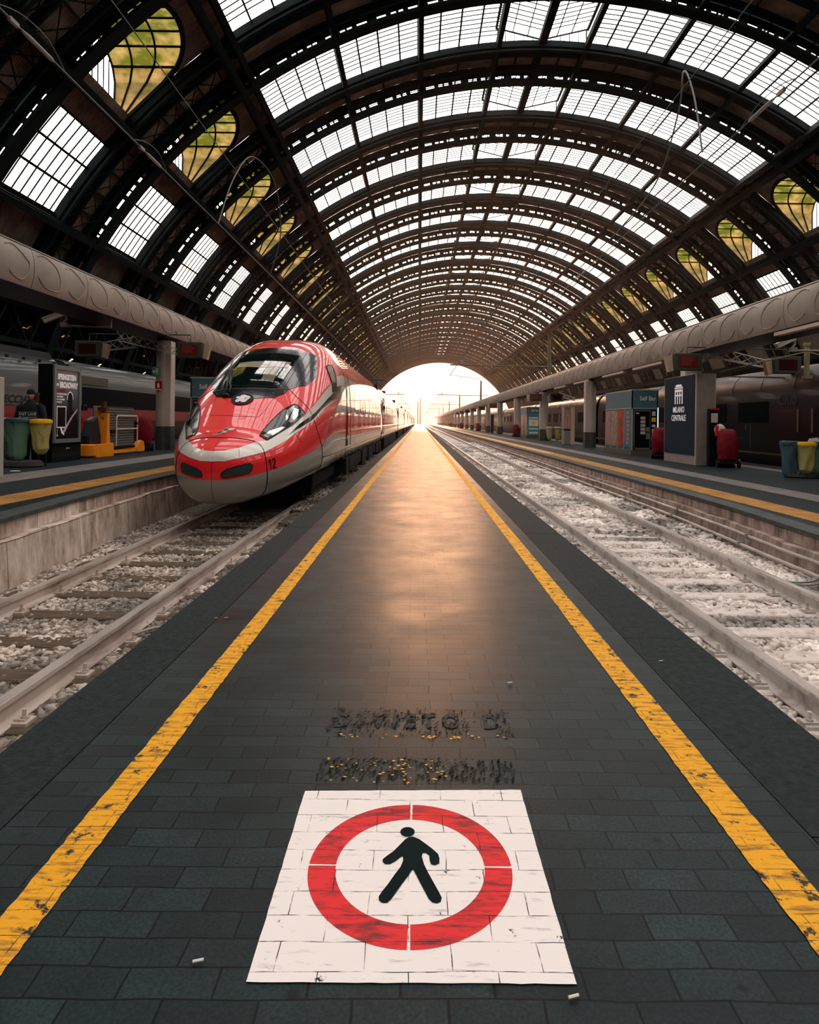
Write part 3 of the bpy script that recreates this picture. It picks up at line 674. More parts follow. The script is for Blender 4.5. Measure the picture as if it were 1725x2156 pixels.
# ---------------------------------------------------------------- rails
RAILM = M('dusty_rail', (.62, .52, .46), .55, var=.45, scale=5, stretch=(1, .25, 1), col2=(.25, .17, .12), thr=(.45, .7))
RAILR = M('dusty_rail_pale', (.60, .55, .51), .5, var=.4, scale=5, col2=(.22, .17, .14), thr=(.5, .75))
HEADM = M('rail_head', (.50, .44, .40), .35, .35, var=.4, scale=6, stretch=(1, .2, 1))
def rail(x, zt, lab, m):
    pr = [(-.036, 0), (.036, 0), (.036, -.035), (.010, -.052), (.009, -.135), (.07, -.155), (.07, -.165), (-.07, -.165), (-.07, -.155), (-.009, -.135), (-.010, -.052), (-.036, -.035)]
    pr = [(a*1.25, b) for a, b in pr]
    t = thing('rail', lab, 'rail', (x, 0, zt))
    yl = [-6, 10, 40, 120, YLEN]; n = len(pr)
    mb = MB(); mb.add([(dx, y, dz) for y in yl for dx, dz in pr], [(i*n+j, i*n+(j+1) % n, (i+1)*n+(j+1) % n, (i+1)*n+j) for i in range(len(yl)-1) for j in range(n)]+[tuple(range(n))])
    mb.build('rail_web', m, t)
    hb = MB(); hb.box(-.038, .038, -6, YLEN, -.0035, .003); hb.build('rail_head', HEADM, t)
    if x > 0 and x < 3:
        jb = MB(); jb.box(-.05, .05, 3.3, 3.9, -.13, -.045)
        jb.build('fishplate', m, t)
    return t
RZL, RZR = -.38, -.27
rail(-2.745, RZL, 'dusty pale rail of the left track, the one next to the central platform', RAILM)
rail(-4.226, RZL, 'dusty pale rail of the left track, the one next to the left platform wall', RAILM)
rail(2.67, RZR, 'pale rail of the right track, the one next to the central platform', RAILR)
rail(4.19, RZR, 'pale rail of the right track, the one next to the right platform wall and pipes', RAILR)
# sleepers
WOOD = M('sleeper_wood', (.20, .14, .095), .85, var=.6, scale=3, stretch=(1, 14, 6), col2=(.05, .04, .03), bump=.5, bscale=20)
CONCS = M('sleeper_concrete', (.70, .62, .57), .8, var=.35, scale=6, col2=(.35, .28, .22), bump=.3, thr=(.5, .75))
def sleeper(xc, zt, z1, m, lab, grp, rails):
    t = thing('sleeper', lab, 'sleeper', (xc, 0, zt), group=grp)
    b = MB(); h = 1.22; random.seed(2)
    b.add([(x, y, z) for z in (-.12, -.012, 0) for x, y in (((-h, -.125), (h, -.125), (h, .125), (-h, .125)) if z < -.001 else ((-h+.02, -.11), (h-.02, -.11), (h-.02, .11), (-h+.02, .11)))],
          [(0, 1, 2, 3)]+[(i*4+j, i*4+(j+1) % 4, i*4+4+(j+1) % 4, i*4+4+j) for i in range(2) for j in range(4)]+[(8, 9, 10, 11)])
    b.build('beam', m, t)
    for rx in rails:
        for sd in (-1, 1):
            c = MB(); x = rx-xc+sd*.135
            c.box(x-.05, x+.05, -.06, .06, 0, .022); c.cyl((x, 0), .022, .02, .05, 8); c.cyl((x, 0), .013, .05, .095, 8); c.box(x-.055, x+.02 if sd > 0 else x+.055, -.03, .03, .022, .036)
            c.build('rail_clip', RAILM if xc < 0 else RAILR, t)
    return t
s0 = sleeper(-3.485, RZL-.165+.016, 0, WOOD, 'weathered brown wooden sleeper bedded in stones in front of the red train', 'wooden sleepers of the left track', (-2.745, -4.226))
y = 1.9; s0.location.y = 1.12; zz = s0.location.z
while y < 34: dup(s0, (-3.485+random.uniform(-.03, .03), y, zz-random.uniform(0, .012)), random.uniform(-.012, .012)); y += .78
s1 = sleeper(3.43, RZR-.165+.006, 0, CONCS, 'pale concrete sleeper between the rails of the right track', 'concrete sleepers of the right track', (2.67, 4.19))
y = 2.2; s1.location.y = 1.57; zz = s1.location.z; n = 0
while n < 230: dup(s1, (3.43, y, zz), random.uniform(-.006, .006)); y += .63; n += 1
# ---------------------------------------------------------------- ballast stones (uncountable)
def stones(name, lab, rects, n, zf, mats, seed, smin=.022, smax=.045):
    r = np.random.default_rng(seed)
    ph = (1+5**.5)/2
    iv = np.array([(-1, ph, 0), (1, ph, 0), (-1, -ph, 0), (1, -ph, 0), (0, -1, ph), (0, 1, ph), (0, -1, -ph), (0, 1, -ph), (ph, 0, -1), (ph, 0, 1), (-ph, 0, -1), (-ph, 0, 1)], float)/1.9
    fc = np.array([(0, 11, 5), (0, 5, 1), (0, 1, 7), (0, 7, 10), (0, 10, 11), (1, 5, 9), (5, 11, 4), (11, 10, 2), (10, 7, 6), (7, 1, 8), (3, 9, 4), (3, 4, 2), (3, 2, 6), (3, 6, 8), (3, 8, 9), (4, 9, 5), (2, 4, 11), (6, 2, 10), (8, 6, 7), (9, 8, 1)])
    ar = np.array([(b-a)*(d-c) for a, b, c, d in rects]); pick = r.choice(len(rects), n, p=ar/ar.sum())
    R = np.array(rects)[pick]
    x = R[:, 0]+(R[:, 1]-R[:, 0])*r.random(n); y = R[:, 2]+(R[:, 3]-R[:, 2])*r.random(n)
    s = smin+(smax-smin)*r.random(n)**1.6
    V = iv[None]*(1+.32*r.standard_normal((n, 12, 1)))*s[:, None, None]*np.stack([1+.3*r.random(n), 1+.3*r.random(n), .55+.35*r.random(n)], 1)[:, None, :]
    a = r.random(n)*6.28; ca, sa = np.cos(a)[:, None], np.sin(a)[:, None]
    tx = r.normal(0, .35, n)[:, None]
    X = V[:, :, 0]*ca-V[:, :, 1]*sa; Y = V[:, :, 0]*sa+V[:, :, 1]*ca; Z = V[:, :, 2]+X*np.sin(tx)
    z = zf(x, y)+r.random(n)*.03
    P = np.stack([X+x[:, None], Y+y[:, None], Z+z[:, None]], 2).reshape(-1, 3)
    F = (fc[None]+12*np.arange(n)[:, None, None]).reshape(-1, 3)
    me = bpy.data.meshes.new(name); me.vertices.add(len(P)); me.vertices.foreach_set('co', P.ravel().astype(np.float32))
    me.loops.add(F.size); me.loops.foreach_set('vertex_index', F.ravel().astype(np.int32))
    me.polygons.add(len(F)); me.polygons.foreach_set('loop_start', np.arange(0, F.size, 3).astype(np.int32)); me.polygons.foreach_set('loop_total', np.full(len(F), 3, np.int32))
    me.update(); o = bpy.data.objects.new(name, me); COL.objects.link(o); me.materials.append(mats)
    return tag(o, lab, 'ballast', kind='stuff')
def stone_mat(name, c1, c2, c3):
    m = bpy.data.materials.new(name); m.use_nodes = True; nt = m.node_tree; b = nt.nodes['Principled BSDF']; L = nt.links.new
    b.inputs['Roughness'].default_value = .85; b.inputs['Specular IOR Level'].default_value = .2
    ge = N(nt, 'ShaderNodeNewGeometry'); cr = N(nt, 'ShaderNodeValToRGB'); e = cr.color_ramp.elements
    e[0].color = (*c1, 1); e[1].color = (*c3, 1); e[1].position = 1; k = e.new(.35); k.color = (*c2, 1)
    L(ge.outputs['Random Per Island'], cr.inputs[0])
    tcn = N(nt, 'ShaderNodeTexCoord'); nz = N(nt, 'ShaderNodeTexNoise'); nz.inputs['Scale'].default_value = .9; nz.inputs['Detail'].default_value = 5; L(tcn.outputs['Object'], nz.inputs['Vector'])
    rp = N(nt, 'ShaderNodeMapRange'); rp.inputs[1].default_value = .38; rp.inputs[2].default_value = .6; rp.inputs[3].default_value = .35; rp.inputs[4].default_value = 1.15; L(nz.outputs[0], rp.inputs[0])
    ml = N(nt, 'ShaderNodeMix', data_type='RGBA', blend_type='MULTIPLY'); ml.inputs[0].default_value = 1; L(cr.outputs[0], ml.inputs[6]); L(rp.outputs[0], ml.inputs[7]); L(ml.outputs[2], b.inputs['Base Color'])
    return m
ST_L = stone_mat('left_ballast_stone', (.18, .135, .10), (.48, .39, .33), (.80, .70, .62))
ST_R = stone_mat('right_ballast_stone', (.42, .35, .30), (.76, .68, .62), (.92, .85, .80))
zl = lambda x, y: np.full_like(x, GZ-.028)
stones('ballast_stones', 'brownish grey crushed stones between and beside the left rails', [(-4.78, -1.9, 2.0, 7.6), (-4.95, -1.9, 7.6, 10), (-5.15, -1.9, 10, 13.5)], 36000, zl, ST_L, 1, .018, .040)
stones('ballast_stones', 'pale crushed stones between and beside the right rails, near part', [(1.95, 5.08, 2.4, 11)], 24000, lambda x, y: np.full_like(x, GZ+.075), ST_R, 2)
stones('ballast_stones', 'pale crushed stones of the right track stretching into the distance', [(1.95, 5.25, 11, 60)], 24000, lambda x, y: np.full_like(x, GZ+.085), ST_R, 3, .04, .085)
stones('ballast_stones', 'strip of yellowish stones between the red train and the central platform', [(-2.7, -1.88, 13.5, 60)], 9000, lambda x, y: np.full_like(x, GZ+.12), ST_L, 4, .03, .06)
struct(MB().box(1.93, 5.3, -5, YLEN, GZ, GZ+.075).build('floor_right_ballast', BALL))
struct(MB().box(-2.64, -1.85, 12, YLEN, GZ, GZ+.12).build('floor_left_ballast', BALL))
# pale concrete pads between rail and central platform edge (right)
PADM = M('pale_pad', (.72, .66, .62), .8, var=.3, scale=5)
for i, (y0, y1, x0, x1) in enumerate([(2.75, 3.15, 1.98, 2.38), (3.38, 3.9, 2.0, 2.42), (4.2, 4.75, 2.0, 2.45)]):
    tag(MB().box(x0, x1, y0, y1, GZ+.07, GZ+.145).build('concrete_pad', PADM, bevel=.01), ['pale concrete pad beside the right rail, nearest to the camera', 'pale concrete pad beside the right rail, middle of three', 'pale concrete pad beside the right rail, farthest of three'][i], 'concrete pad')
# conduit pipes on the right wall
PIPE = M('pale_pipe', (.45, .40, .37), .45, var=.4, scale=5, stretch=(1, .3, 1))
def pipe(x, z, lab):
    t = thing('conduit_pipe', lab, 'pipe', (x, 0, z)); pts = []
    y = 2
    while y < 200:
        pts.append((polyx(EDR, y)-5.27+random.uniform(-.006, .006)*(1+y*.02), y, random.uniform(-.008, .008))); y += 1.6+y*.03
    m = MB(); m.tube(pts, .028, 8); m.build('tube', PIPE, t, smooth=True)
    for yy in range(4, 60, 3):
        b = MB(); xx = polyx(EDR, yy)-5.27; b.box(xx-.04, xx+.05, yy-.03, yy+.03, -.035, .035); b.build('bracket', GREYM, t)
pipe(5.065, -.235, 'upper pale conduit pipe running along the right platform wall'); pipe(4.95, -.36, 'lower pale conduit pipe running along the right platform wall')
for i, (dx, lab) in enumerate(((0, 'thin grey cable looping from the wall over the right pipes'), (.12, 'second thin grey cable looping from the wall over the right pipes, nearer the camera'))):
    m = MB(); m.tube(sm([(5.32, 8.0-dx, -.12), (5.1, 7.9-dx, -.08), (4.95, 7.75-dx, -.2), (4.82, 7.7-dx, -.36), (4.6, 7.85-dx, -.42), (4.45, 8.2-dx, -.43)]), .012, 6)
    tag(m.build('cable', GREYM, smooth=True), lab, 'cable')
# loose cable next to the left rail
PCAB = M('pale_cable', (.5, .44, .38), .6)
tag(MB().tube(sm([(-2.62, 5.9, -.50), (-2.45, 6.0, -.47), (-2.3, 5.9, -.47), (-2.2, 5.5, -.49)]), .014, 6).build('loose_cable', PCAB, smooth=True), 'short pale bar lying on the stones outside the left rail, farther of two', 'cable')
tag(MB().tube(sm([(-2.5, 4.6, -.48), (-2.3, 4.45, -.46), (-2.2, 4.2, -.47), (-2.3, 3.95, -.46), (-2.38, 3.7, -.47), (-2.42, 3.4, -.47), (-2.5, 3.15, -.47), (-2.62, 3.0, -.48)]), .009, 6).build('loose_cable', PCAB, smooth=True), 'thin pale cable curling on the stones between left rail and platform edge, nearest', 'cable')

# ================================================================== RED TRAIN
def interp(pts,x):
    # monotone cubic (pchip-ish)
    n=len(pts)
    if x<=pts[0][0]: return pts[0][1]
    if x>=pts[-1][0]: return pts[-1][1]
    i=0
    while x>pts[i+1][0]: i+=1
    def sl(j): return (pts[j+1][1]-pts[j][1])/(pts[j+1][0]-pts[j][0])
    def m(j):
        if j==0: return sl(0)
        if j==n-1: return sl(n-2)
        a,b=sl(j-1),sl(j)
        return 0 if a*b<=0 else 2*a*b/(a+b)
    h=pts[i+1][0]-pts[i][0]; t=(x-pts[i][0])/h
    m0,m1=m(i)*h,m(i+1)*h
    return (2*t**3-3*t*t+1)*pts[i][1]+(t**3-2*t*t+t)*m0+(-2*t**3+3*t*t)*pts[i+1][1]+(t**3-t*t)*m1
ZT=[(0,.60),(.02,.78),(.08,.94),(.2,1.05),(.45,1.17),(.9,1.31),(1.4,1.60),(1.85,1.9),(2.25,2.13),(3.2,2.62),(4.2,3.06),(5.0,3.36),(6,3.6),(7,3.7),(8.5,3.72)]
ZB=[(0,.56),(.02,.36),(.08,.2),(.25,.06),(.6,.0),(1.2,.03),(2,.12),(3,.22),(4,.25),(9,.25)]
ZW=[(0,.58),(1,.75),(3,1.0),(6,1.25)]
Y0=10.70; XC=-3.485
def hull(s,t):
    """s: distance from nose tip, t: angle -pi/2 (bottom) .. pi/2 (top) on +x side; mirrored by sign of cos"""
    k=max(0.0,1-s/4.6)
    w=1.46*(1-k**2.3)**(1/2.3)
    zt,zb,zw=interp(ZT,s),interp(ZB,s),interp(ZW,s)
    st,ct=math.sin(t),math.cos(t)
    q=min(1,max(0,(s-1.0)/5)) 
    if st>=0:
        a=2/(2.5+.7*q); b=2/(2.3+.9*q)
        z=zw+(zt-zw)*abs(st)**a; x=w*abs(ct)**b
    else:
        q2=min(1,max(0,(s-.8)/2.6)); a=2/(2.6+1.8*q2); b=2/(2.4+1.8*q2)
        z=zw-(zw-zb)*abs(st)**a; x=w*abs(ct)**b
    return (math.copysign(x,ct) if abs(ct)>1e-9 else 0.0, Y0+s, z)

TR_RED = (.90, .010, .016); TR_GREY = (.27, .255, .22); TR_SIL = (.62, .58, .52)
def coatm(name, col, rough=.35, metal=0.0, coat=1.0, var=0.0, spec=.4):
    m = M(name, col, rough, metal, var=var, scale=1.2, coat=coat, spec=spec); m.node_tree.nodes['Principled BSDF'].inputs['Coat Roughness'].default_value = .025
    m.node_tree.nodes['Principled BSDF'].inputs['Coat IOR'].default_value = 1.45; return m
T_RED = coatm('train_red_lacquer', TR_RED, .4); T_GREY = coatm('train_grey_lacquer', TR_GREY, .45, .3, coat=.6, var=.15)
T_SIL = coatm('train_silver_lacquer', (.78, .73, .67), .35, .15); T_BLK = coatm('train_black_gloss', (.005, .007, .009), .14, coat=.35)
T_GLASS = coatm('train_dark_glass', (.004, .008, .009), .04)
DARKU = M('underframe', (.012, .012, .012), .7)
train = thing('high_speed_train', 'long glossy red high-speed train with grey skirt and black windscreen beside the central platform', 'train', (XC, Y0, RZL))
# --- livery on the hull: a painted body with grey below a sweeping line and silver upper side
GREY_LINE = [(10.70, .468), (10.728, .48), (10.824, .505), (11.0, .541), (11.264, .591), (11.489, .62), (12.059, .729), (12.397, .806), (13.04, .886), (13.633, .998), (14.286, 1.12), (15.34, 1.22), (16.4, 1.17), (17.27, 1.08), (20, 1.06), (40, 1.06)]
def body_mat():
    m = bpy.data.materials.new('train_body_livery'); m.use_nodes = True; nt = m.node_tree; b = nt.nodes['Principled BSDF']; L = nt.links.new
    b.inputs['Roughness'].default_value = .38; b.inputs['Coat Weight'].default_value = 1; b.inputs['Coat Roughness'].default_value = .025; b.inputs['Coat IOR'].default_value = 1.42
    tcn = N(nt, 'ShaderNodeTexCoord'); sx_ = N(nt, 'ShaderNodeSeparateXYZ'); L(tcn.outputs['Object'], sx_.inputs[0])
    def curve(pts, y0, y1, z0, z1):
        a = N(nt, 'ShaderNodeMapRange'); a.inputs[1].default_value = y0; a.inputs[2].default_value = y1; L(sx_.outputs[1], a.inputs[0])
        fc = N(nt, 'ShaderNodeFloatCurve'); cv = fc.mapping.curves[0]
        P = [((y-y0)/(y1-y0), (z-z0)/(z1-z0)) for y, z in pts]
        cv.points[0].location = P[0]; cv.points[1].location = P[-1]
        for p in P[1:-1]: cv.points.new(*p)
        fc.mapping.update(); L(a.outputs[0], fc.inputs['Value'])
        r = N(nt, 'ShaderNodeMapRange'); r.inputs[3].default_value = z0; r.inputs[4].default_value = z1; L(fc.outputs[0], r.inputs[0]); return r.outputs[0]
    gl = curve([(y-Y0, z) for y, z in GREY_LINE], 0, 29.3, 0, 2)
    lt = N(nt, 'ShaderNodeMath', operation='LESS_THAN'); L(sx_.outputs[2], lt.inputs[0]); L(gl, lt.inputs[1])
    mg = N(nt, 'ShaderNodeMix', data_type='RGBA'); mg.inputs[6].default_value = (*TR_RED, 1); mg.inputs[7].default_value = (*TR_GREY, 1); L(lt.outputs[0], mg.inputs[0])
    # silver side band aft of the cab door
    c1 = N(nt, 'ShaderNodeMath', operation='GREATER_THAN'); c1.inputs[1].default_value = 1.66; L(sx_.outputs[2], c1.inputs[0])
    c2 = N(nt, 'ShaderNodeMath', operation='LESS_THAN'); c2.inputs[1].default_value = 2.74; L(sx_.outputs[2], c2.inputs[0])
    # band starts behind a slanted line
    c3a = N(nt, 'ShaderNodeMath', operation='MULTIPLY_ADD'); c3a.inputs[1].default_value = -2.05; L(sx_.outputs[2], c3a.inputs[0]); L(sx_.outputs[1], c3a.inputs[2])
    c3 = N(nt, 'ShaderNodeMath', operation='GREATER_THAN'); c3.inputs[1].default_value = 1.30; L(c3a.outputs[0], c3.inputs[0])
    m1 = N(nt, 'ShaderNodeMath', operation='MULTIPLY'); L(c1.outputs[0], m1.inputs[0]); L(c2.outputs[0], m1.inputs[1])
    m2 = N(nt, 'ShaderNodeMath', operation='MULTIPLY'); L(m1.outputs[0], m2.inputs[0]); L(c3.outputs[0], m2.inputs[1])
    ms = N(nt, 'ShaderNodeMix', data_type='RGBA'); L(m2.outputs[0], ms.inputs[0]); L(mg.outputs[2], ms.inputs[6]); ms.inputs[7].default_value = (.60, .54, .47, 1)
    L(ms.outputs[2], b.inputs['Base Color'])
    return m
LIV = body_mat()
SS = [(i/60)**2.2*8.5 for i in range(61)]+[8.5+i*.85 for i in range(1, 18)]
SEND = 23.9
SS = [s for s in SS if s < SEND-.2]+[SEND]
TT = [-PI/2+2*PI*j/160 for j in range(160)]
verts = []; faces = []
def hp(s, t):
    if t > PI/2: p = hull(s, PI-t); return (-(p[0]), p[1], p[2])
    return hull(s, t)
for s in SS:
    for t in TT: verts.append(hp(s, t))
nT = len(TT)
for i in range(len(SS)-1):
    for j in range(nT): faces.append((i*nT+j, (i+1)*nT+j, (i+1)*nT+(j+1) % nT, i*nT+(j+1) % nT))
faces.append(tuple((len(SS)-1)*nT+j for j in range(nT)))
BV = BVHTree.FromPolygons([Vector(v) for v in verts], faces)      # local frame x about the centre line, y and z in the world
def build_local(mb, name, mat, smooth=False, parent=None, **k):
    parent = parent or train
    mb.v = [(x, y-Y0, z-RZL) for x, y, z in mb.v]
    return mb.build(name, mat, parent, smooth=smooth, **k)
hb = MB(); hb.v = verts; hb.f = faces; hb.mi = [0]*len(faces)
LIVO = RZL
hb.v = [(x, y-Y0, z) for x, y, z in hb.v]
ho = hb.build('body', LIV, train, smooth=True); ho.location = (0, 0, -RZL)
def snap(p, off, n=None):
    loc, nor, idx, d = BV.find_nearest(Vector(p))
    if nor.dot(loc-Vector((0, loc.y+1.2, 1.2))) < 0: nor = -nor
    return loc+nor*off
def patch(name, pts, mat, off=.006, mirror=False, parent=None, step=.07, rim=.0, both=False):
    """piece of skin lying on the hull inside a traced outline"""
    res = []
    for sg_ in ((1, -1) if both else ((-1,) if mirror else (1,))):
        P = [Vector((x*sg_, y, z)) for x, y, z in pts]
        c = sum(P, Vector())/len(P)
        nn = Vector()
        for i in range(len(P)):
            a, b = P[i]-c, P[(i+1) % len(P)]-c; nn += a.cross(b)
        nn.normalize()
        out = snap(c, 1)-snap(c, 0)
        if nn.dot(out) < 0: nn = -nn
        ax = nn.orthogonal().normalized(); ay = nn.cross(ax)
        # densify the outline
        Q = []
        for i in range(len(P)):
            a, b = P[i], P[(i+1) % len(P)]; k = max(1, int((b-a).length/step))
            Q += [a.lerp(b, j/k) for j in range(k)]
        q2 = [Vector(((p-c).dot(ax), (p-c).dot(ay))) for p in Q]
        nb = len(q2)
        x0, x1 = min(p.x for p in q2), max(p.x for p in q2); y0, y1 = min(p.y for p in q2), max(p.y for p in q2)
        def inside(x, y):
            r = False
            for i in range(nb):
                a, b = q2[i], q2[(i+1) % nb]
                if (a.y > y) != (b.y > y) and x < (b.x-a.x)*(y-a.y)/(b.y-a.y)+a.x: r = not r
            return r
        def dist(x, y):
            return min((Vector((x, y))-p).length for p in q2)
        ins = []
        x = x0+step/2
        while x < x1:
            y = y0+step/2
            while y < y1:
                if inside(x, y) and dist(x, y) > step*.45: ins.append(Vector((x, y)))
                y += step
            x += step
        vv, ee, ff, *_ = delaunay_2d_cdt(q2+ins, [(i, (i+1) % nb) for i in range(nb)], [], 1, 1e-5)
        mb = MB(); vs = []
        for v in vv:
            p = c+ax*v.x+ay*v.y
            h = BV.ray_cast(p+nn*1.5, -nn, 4)
            if h[0] is None: l = snap(p, off)
            else:
                no = h[1] if h[1].dot(nn) > 0 else -h[1]; l = h[0]+no*off
            vs.append(l)
        mb.add(vs, [tuple(f) for f in ff])
        res.append(build_local(mb, name, mat, True, parent))
    return res
def seam(name, pts, r=.008, mat=None, both=False, closed=False, off=.001, parent=None):
    for sg_ in ((1, -1) if both else (1,)):
        P = [Vector((x*sg_, y, z)) for x, y, z in pts]; Q = []
        rng_ = range(len(P)) if closed else range(len(P)-1)
        for i in rng_:
            a, b = P[i], P[(i+1) % len(P)]; k = max(1, int((b-a).length/.06)); Q += [snap(a.lerp(b, j/k), off) for j in range(k)]
        if not closed: Q.append(snap(P[-1], off))
        mb = MB(); mb.tube(Q, r, 6, closed); build_local(mb, name, mat or BLACK, True, parent)
def mir(h): return h+[(-x, y, z) for x, y, z in h[::-1] if abs(x) > .03]
mask = [(0, 12.59, 1.92), (.264, 12.60, 1.921), (.575, 12.718, 1.939), (.735, 12.989, 2.038), (.778, 13.202, 2.137), (1.042, 13.732, 2.241), (1.102, 14.10, 2.358), (1.138, 14.46, 2.479), (1.11, 14.742, 2.631), (1.058, 15.036, 2.805), (.968, 15.56, 3.084), (.708, 15.318, 3.142), (.362, 15.289, 3.204), (0, 15.32, 3.23)]
MK = patch('windscreen_surround', mir(mask), T_BLK, .008)[0]
glass = [(0, 13.04, 2.175), (.264, 13.044, 2.173), (.545, 13.098, 2.16), (.599, 13.415, 2.317), (.645, 14.117, 2.653), (.67, 14.88, 2.99), (.486, 14.857, 3.013), (.248, 14.857, 3.038), (0, 14.86, 3.043)]
WS = patch('windscreen', mir(glass), T_GLASS, .016)[0]
patch('sun_blind', [(-.561, 14.277, 2.75), (0, 14.30, 2.79), (.576, 14.369, 2.786), (.565, 14.039, 2.637), (0, 13.92, 2.629), (-.55, 13.995, 2.628)], coatm('blind_behind_glass', (.30, .25, .18), .6), .020, parent=train)
patch('cab_interior', [(.16, 13.95, 2.60), (.42, 13.97, 2.61), (.42, 13.35, 2.29), (.16, 13.33, 2.29)], coatm('cab_wall', (.13, .095, .045), .6), .018, parent=train)
seam('windscreen_edge', mir(glass), .007, STEEL2, closed=True, off=.017)
seam('windscreen_edge', [(-.75, 13.0, 2.06), (-.45, 12.95, 2.11), (0, 12.93, 2.115), (.45, 12.98, 2.10), (.78, 13.2, 2.14)], .006, GREYM, off=.012)
for x in (-.62, -.45, .1, .52):
    b_ = MB(); p = snap((x, 12.85, 2.02), .012); b_.lathe((p.x, p.y, p.z), [(.0, -.01), (.018, -.01), (.018, .006), (.008, .012)], 8); build_local(b_, 'bolt', GREYM, True)
# wipers
for k, pts in enumerate(([(-.387, 12.728, 1.979), (-.45, 13.05, 2.14), (-.479, 13.17, 2.203), (-.62, 13.9, 2.5), (-.704, 14.221, 2.644), (-.74, 14.55, 2.77)], [(-.309, 12.709, 1.979), (-.36, 13.0, 2.12), (-.43, 13.149, 2.203), (-.60, 13.95, 2.53)])):
    mb = MB(); mb.tube([snap(p, .05) for p in pts], [.022, .02, .018, .014, .012, .01][:len(pts)], 6); build_local(mb, 'wiper', BLACK, True)
mb = MB(); p = snap((-.37, 12.68, 1.96), .03); mb.lathe((p.x, p.y, p.z), [(.07, -.04), (.07, .02), (.03, .04)], 12); build_local(mb, 'wiper_mount', BLACK, True)
# cab side windows, door
patch('cab_side_window', [(1.183, 15.559, 2.836), (1.242, 16.145, 2.897), (1.306, 16.156, 2.744), (1.358, 16.121, 2.561), (1.412, 15.80, 2.201), (1.392, 15.241, 2.176), (1.349, 15.414, 2.409), (1.254, 15.444, 2.67)], T_BLK, .012, both=True)
seam('window_rim', [(1.183, 15.559, 2.836), (1.242, 16.145, 2.897), (1.306, 16.156, 2.744), (1.358, 16.121, 2.561), (1.412, 15.80, 2.201), (1.392, 15.241, 2.176), (1.349, 15.414, 2.409), (1.254, 15.444, 2.67)], .010, BLACK, both=True, closed=True, off=.012)
# silver band and black swoosh
up = [(0, 10.79, .957), (.18, 10.822, .967), (.383, 10.963, 1.01), (.558, 11.234, 1.089), (.66, 11.42, 1.12), (.735, 11.521, 1.122), (.857, 11.841, 1.23), (1.013, 12.247, 1.375), (1.123, 12.678, 1.541), (1.209, 13.161, 1.708), (1.274, 13.755, 1.921), (1.324, 14.547, 2.176), (1.346, 15.373, 2.406), (1.349, 16.183, 2.61), (1.357, 17.147, 2.726), (1.352, 17.9, 2.75)]
lo = [(0, 10.722, .786), (.206, 10.744, .793), (.417, 10.852, .838), (.609, 11.047, .891), (.737, 11.235, .927), (.824, 11.424, .978), (.945, 11.748, 1.072), (1.018, 11.968, 1.146), (1.081, 12.19, 1.223), (1.206, 12.705, 1.371), (1.29, 13.225, 1.509), (1.324, 13.559, 1.61), (1.372, 14.02, 1.742), (1.415, 14.85, 1.915), (1.434, 16.0, 2.06)]
front = [p for p in up if p[1] < 11.45]+[p for p in lo if p[1] < 11.5][::-1]
def half(u, l, y0, y1):
    a = [p for p in u if y0 <= p[1] <= y1]; b = [p for p in l if y0 <= p[1] <= y1]; return a+b[::-1]
# piecewise so each piece stays a simple height field over the hull
patch('silver_band', [(-.383, 10.963, 1.01), (-.18, 10.822, .967), (0, 10.79, .957), (.18, 10.822, .967), (.383, 10.963, 1.01), (.417, 10.852, .838), (.206, 10.744, .793), (0, 10.722, .786), (-.206, 10.744, .793), (-.417, 10.852, .838)], T_SIL, .004, step=.05)
patch('silver_band', [(.383, 10.963, 1.01), (.558, 11.234, 1.089), (.66, 11.42, 1.12), (.735, 11.521, 1.122), (.857, 11.841, 1.23), (.945, 11.748, 1.072), (.824, 11.424, .978), (.737, 11.235, .927), (.609, 11.047, .891), (.417, 10.852, .838)], T_SIL, .004, both=True, step=.05)
patch('silver_band', [(.857, 11.841, 1.23), (1.013, 12.247, 1.375), (1.123, 12.678, 1.541), (1.209, 13.161, 1.708), (1.29, 13.225, 1.509), (1.206, 12.705, 1.371), (1.081, 12.19, 1.223), (1.018, 11.968, 1.146), (.945, 11.748, 1.072)], T_SIL, .004, both=True, step=.06)
patch('silver_band', [p for p in up if p[1] > 13.1]+[(1.36, 17.9, 2.6), (1.434, 16.0, 2.06)]+[p for p in lo if 13.2 < p[1] < 15.9][::-1], T_SIL, .004, both=True, step=.09)
sw = [(.992, 11.962, 1.183), (1.065, 12.263, 1.318), (1.125, 12.525, 1.428), (1.203, 12.872, 1.529), (1.263, 13.2, 1.613), (1.308, 13.557, 1.716), (1.351, 14.068, 1.868), (1.38, 14.625, 2.016), (1.398, 15.206, 2.14), (1.399, 16.103, 2.361), (1.40, 17.5, 2.50), (1.422, 17.3, 2.352), (1.434, 15.999, 2.068), (1.419, 15.063, 1.965), (1.398, 14.511, 1.881), (1.364, 13.987, 1.772), (1.327, 13.54, 1.64), (1.291, 13.216, 1.539), (1.218, 12.795, 1.435), (1.105, 12.343, 1.317)]
patch('black_swoosh', sw, T_BLK, .007, both=True, step=.05)
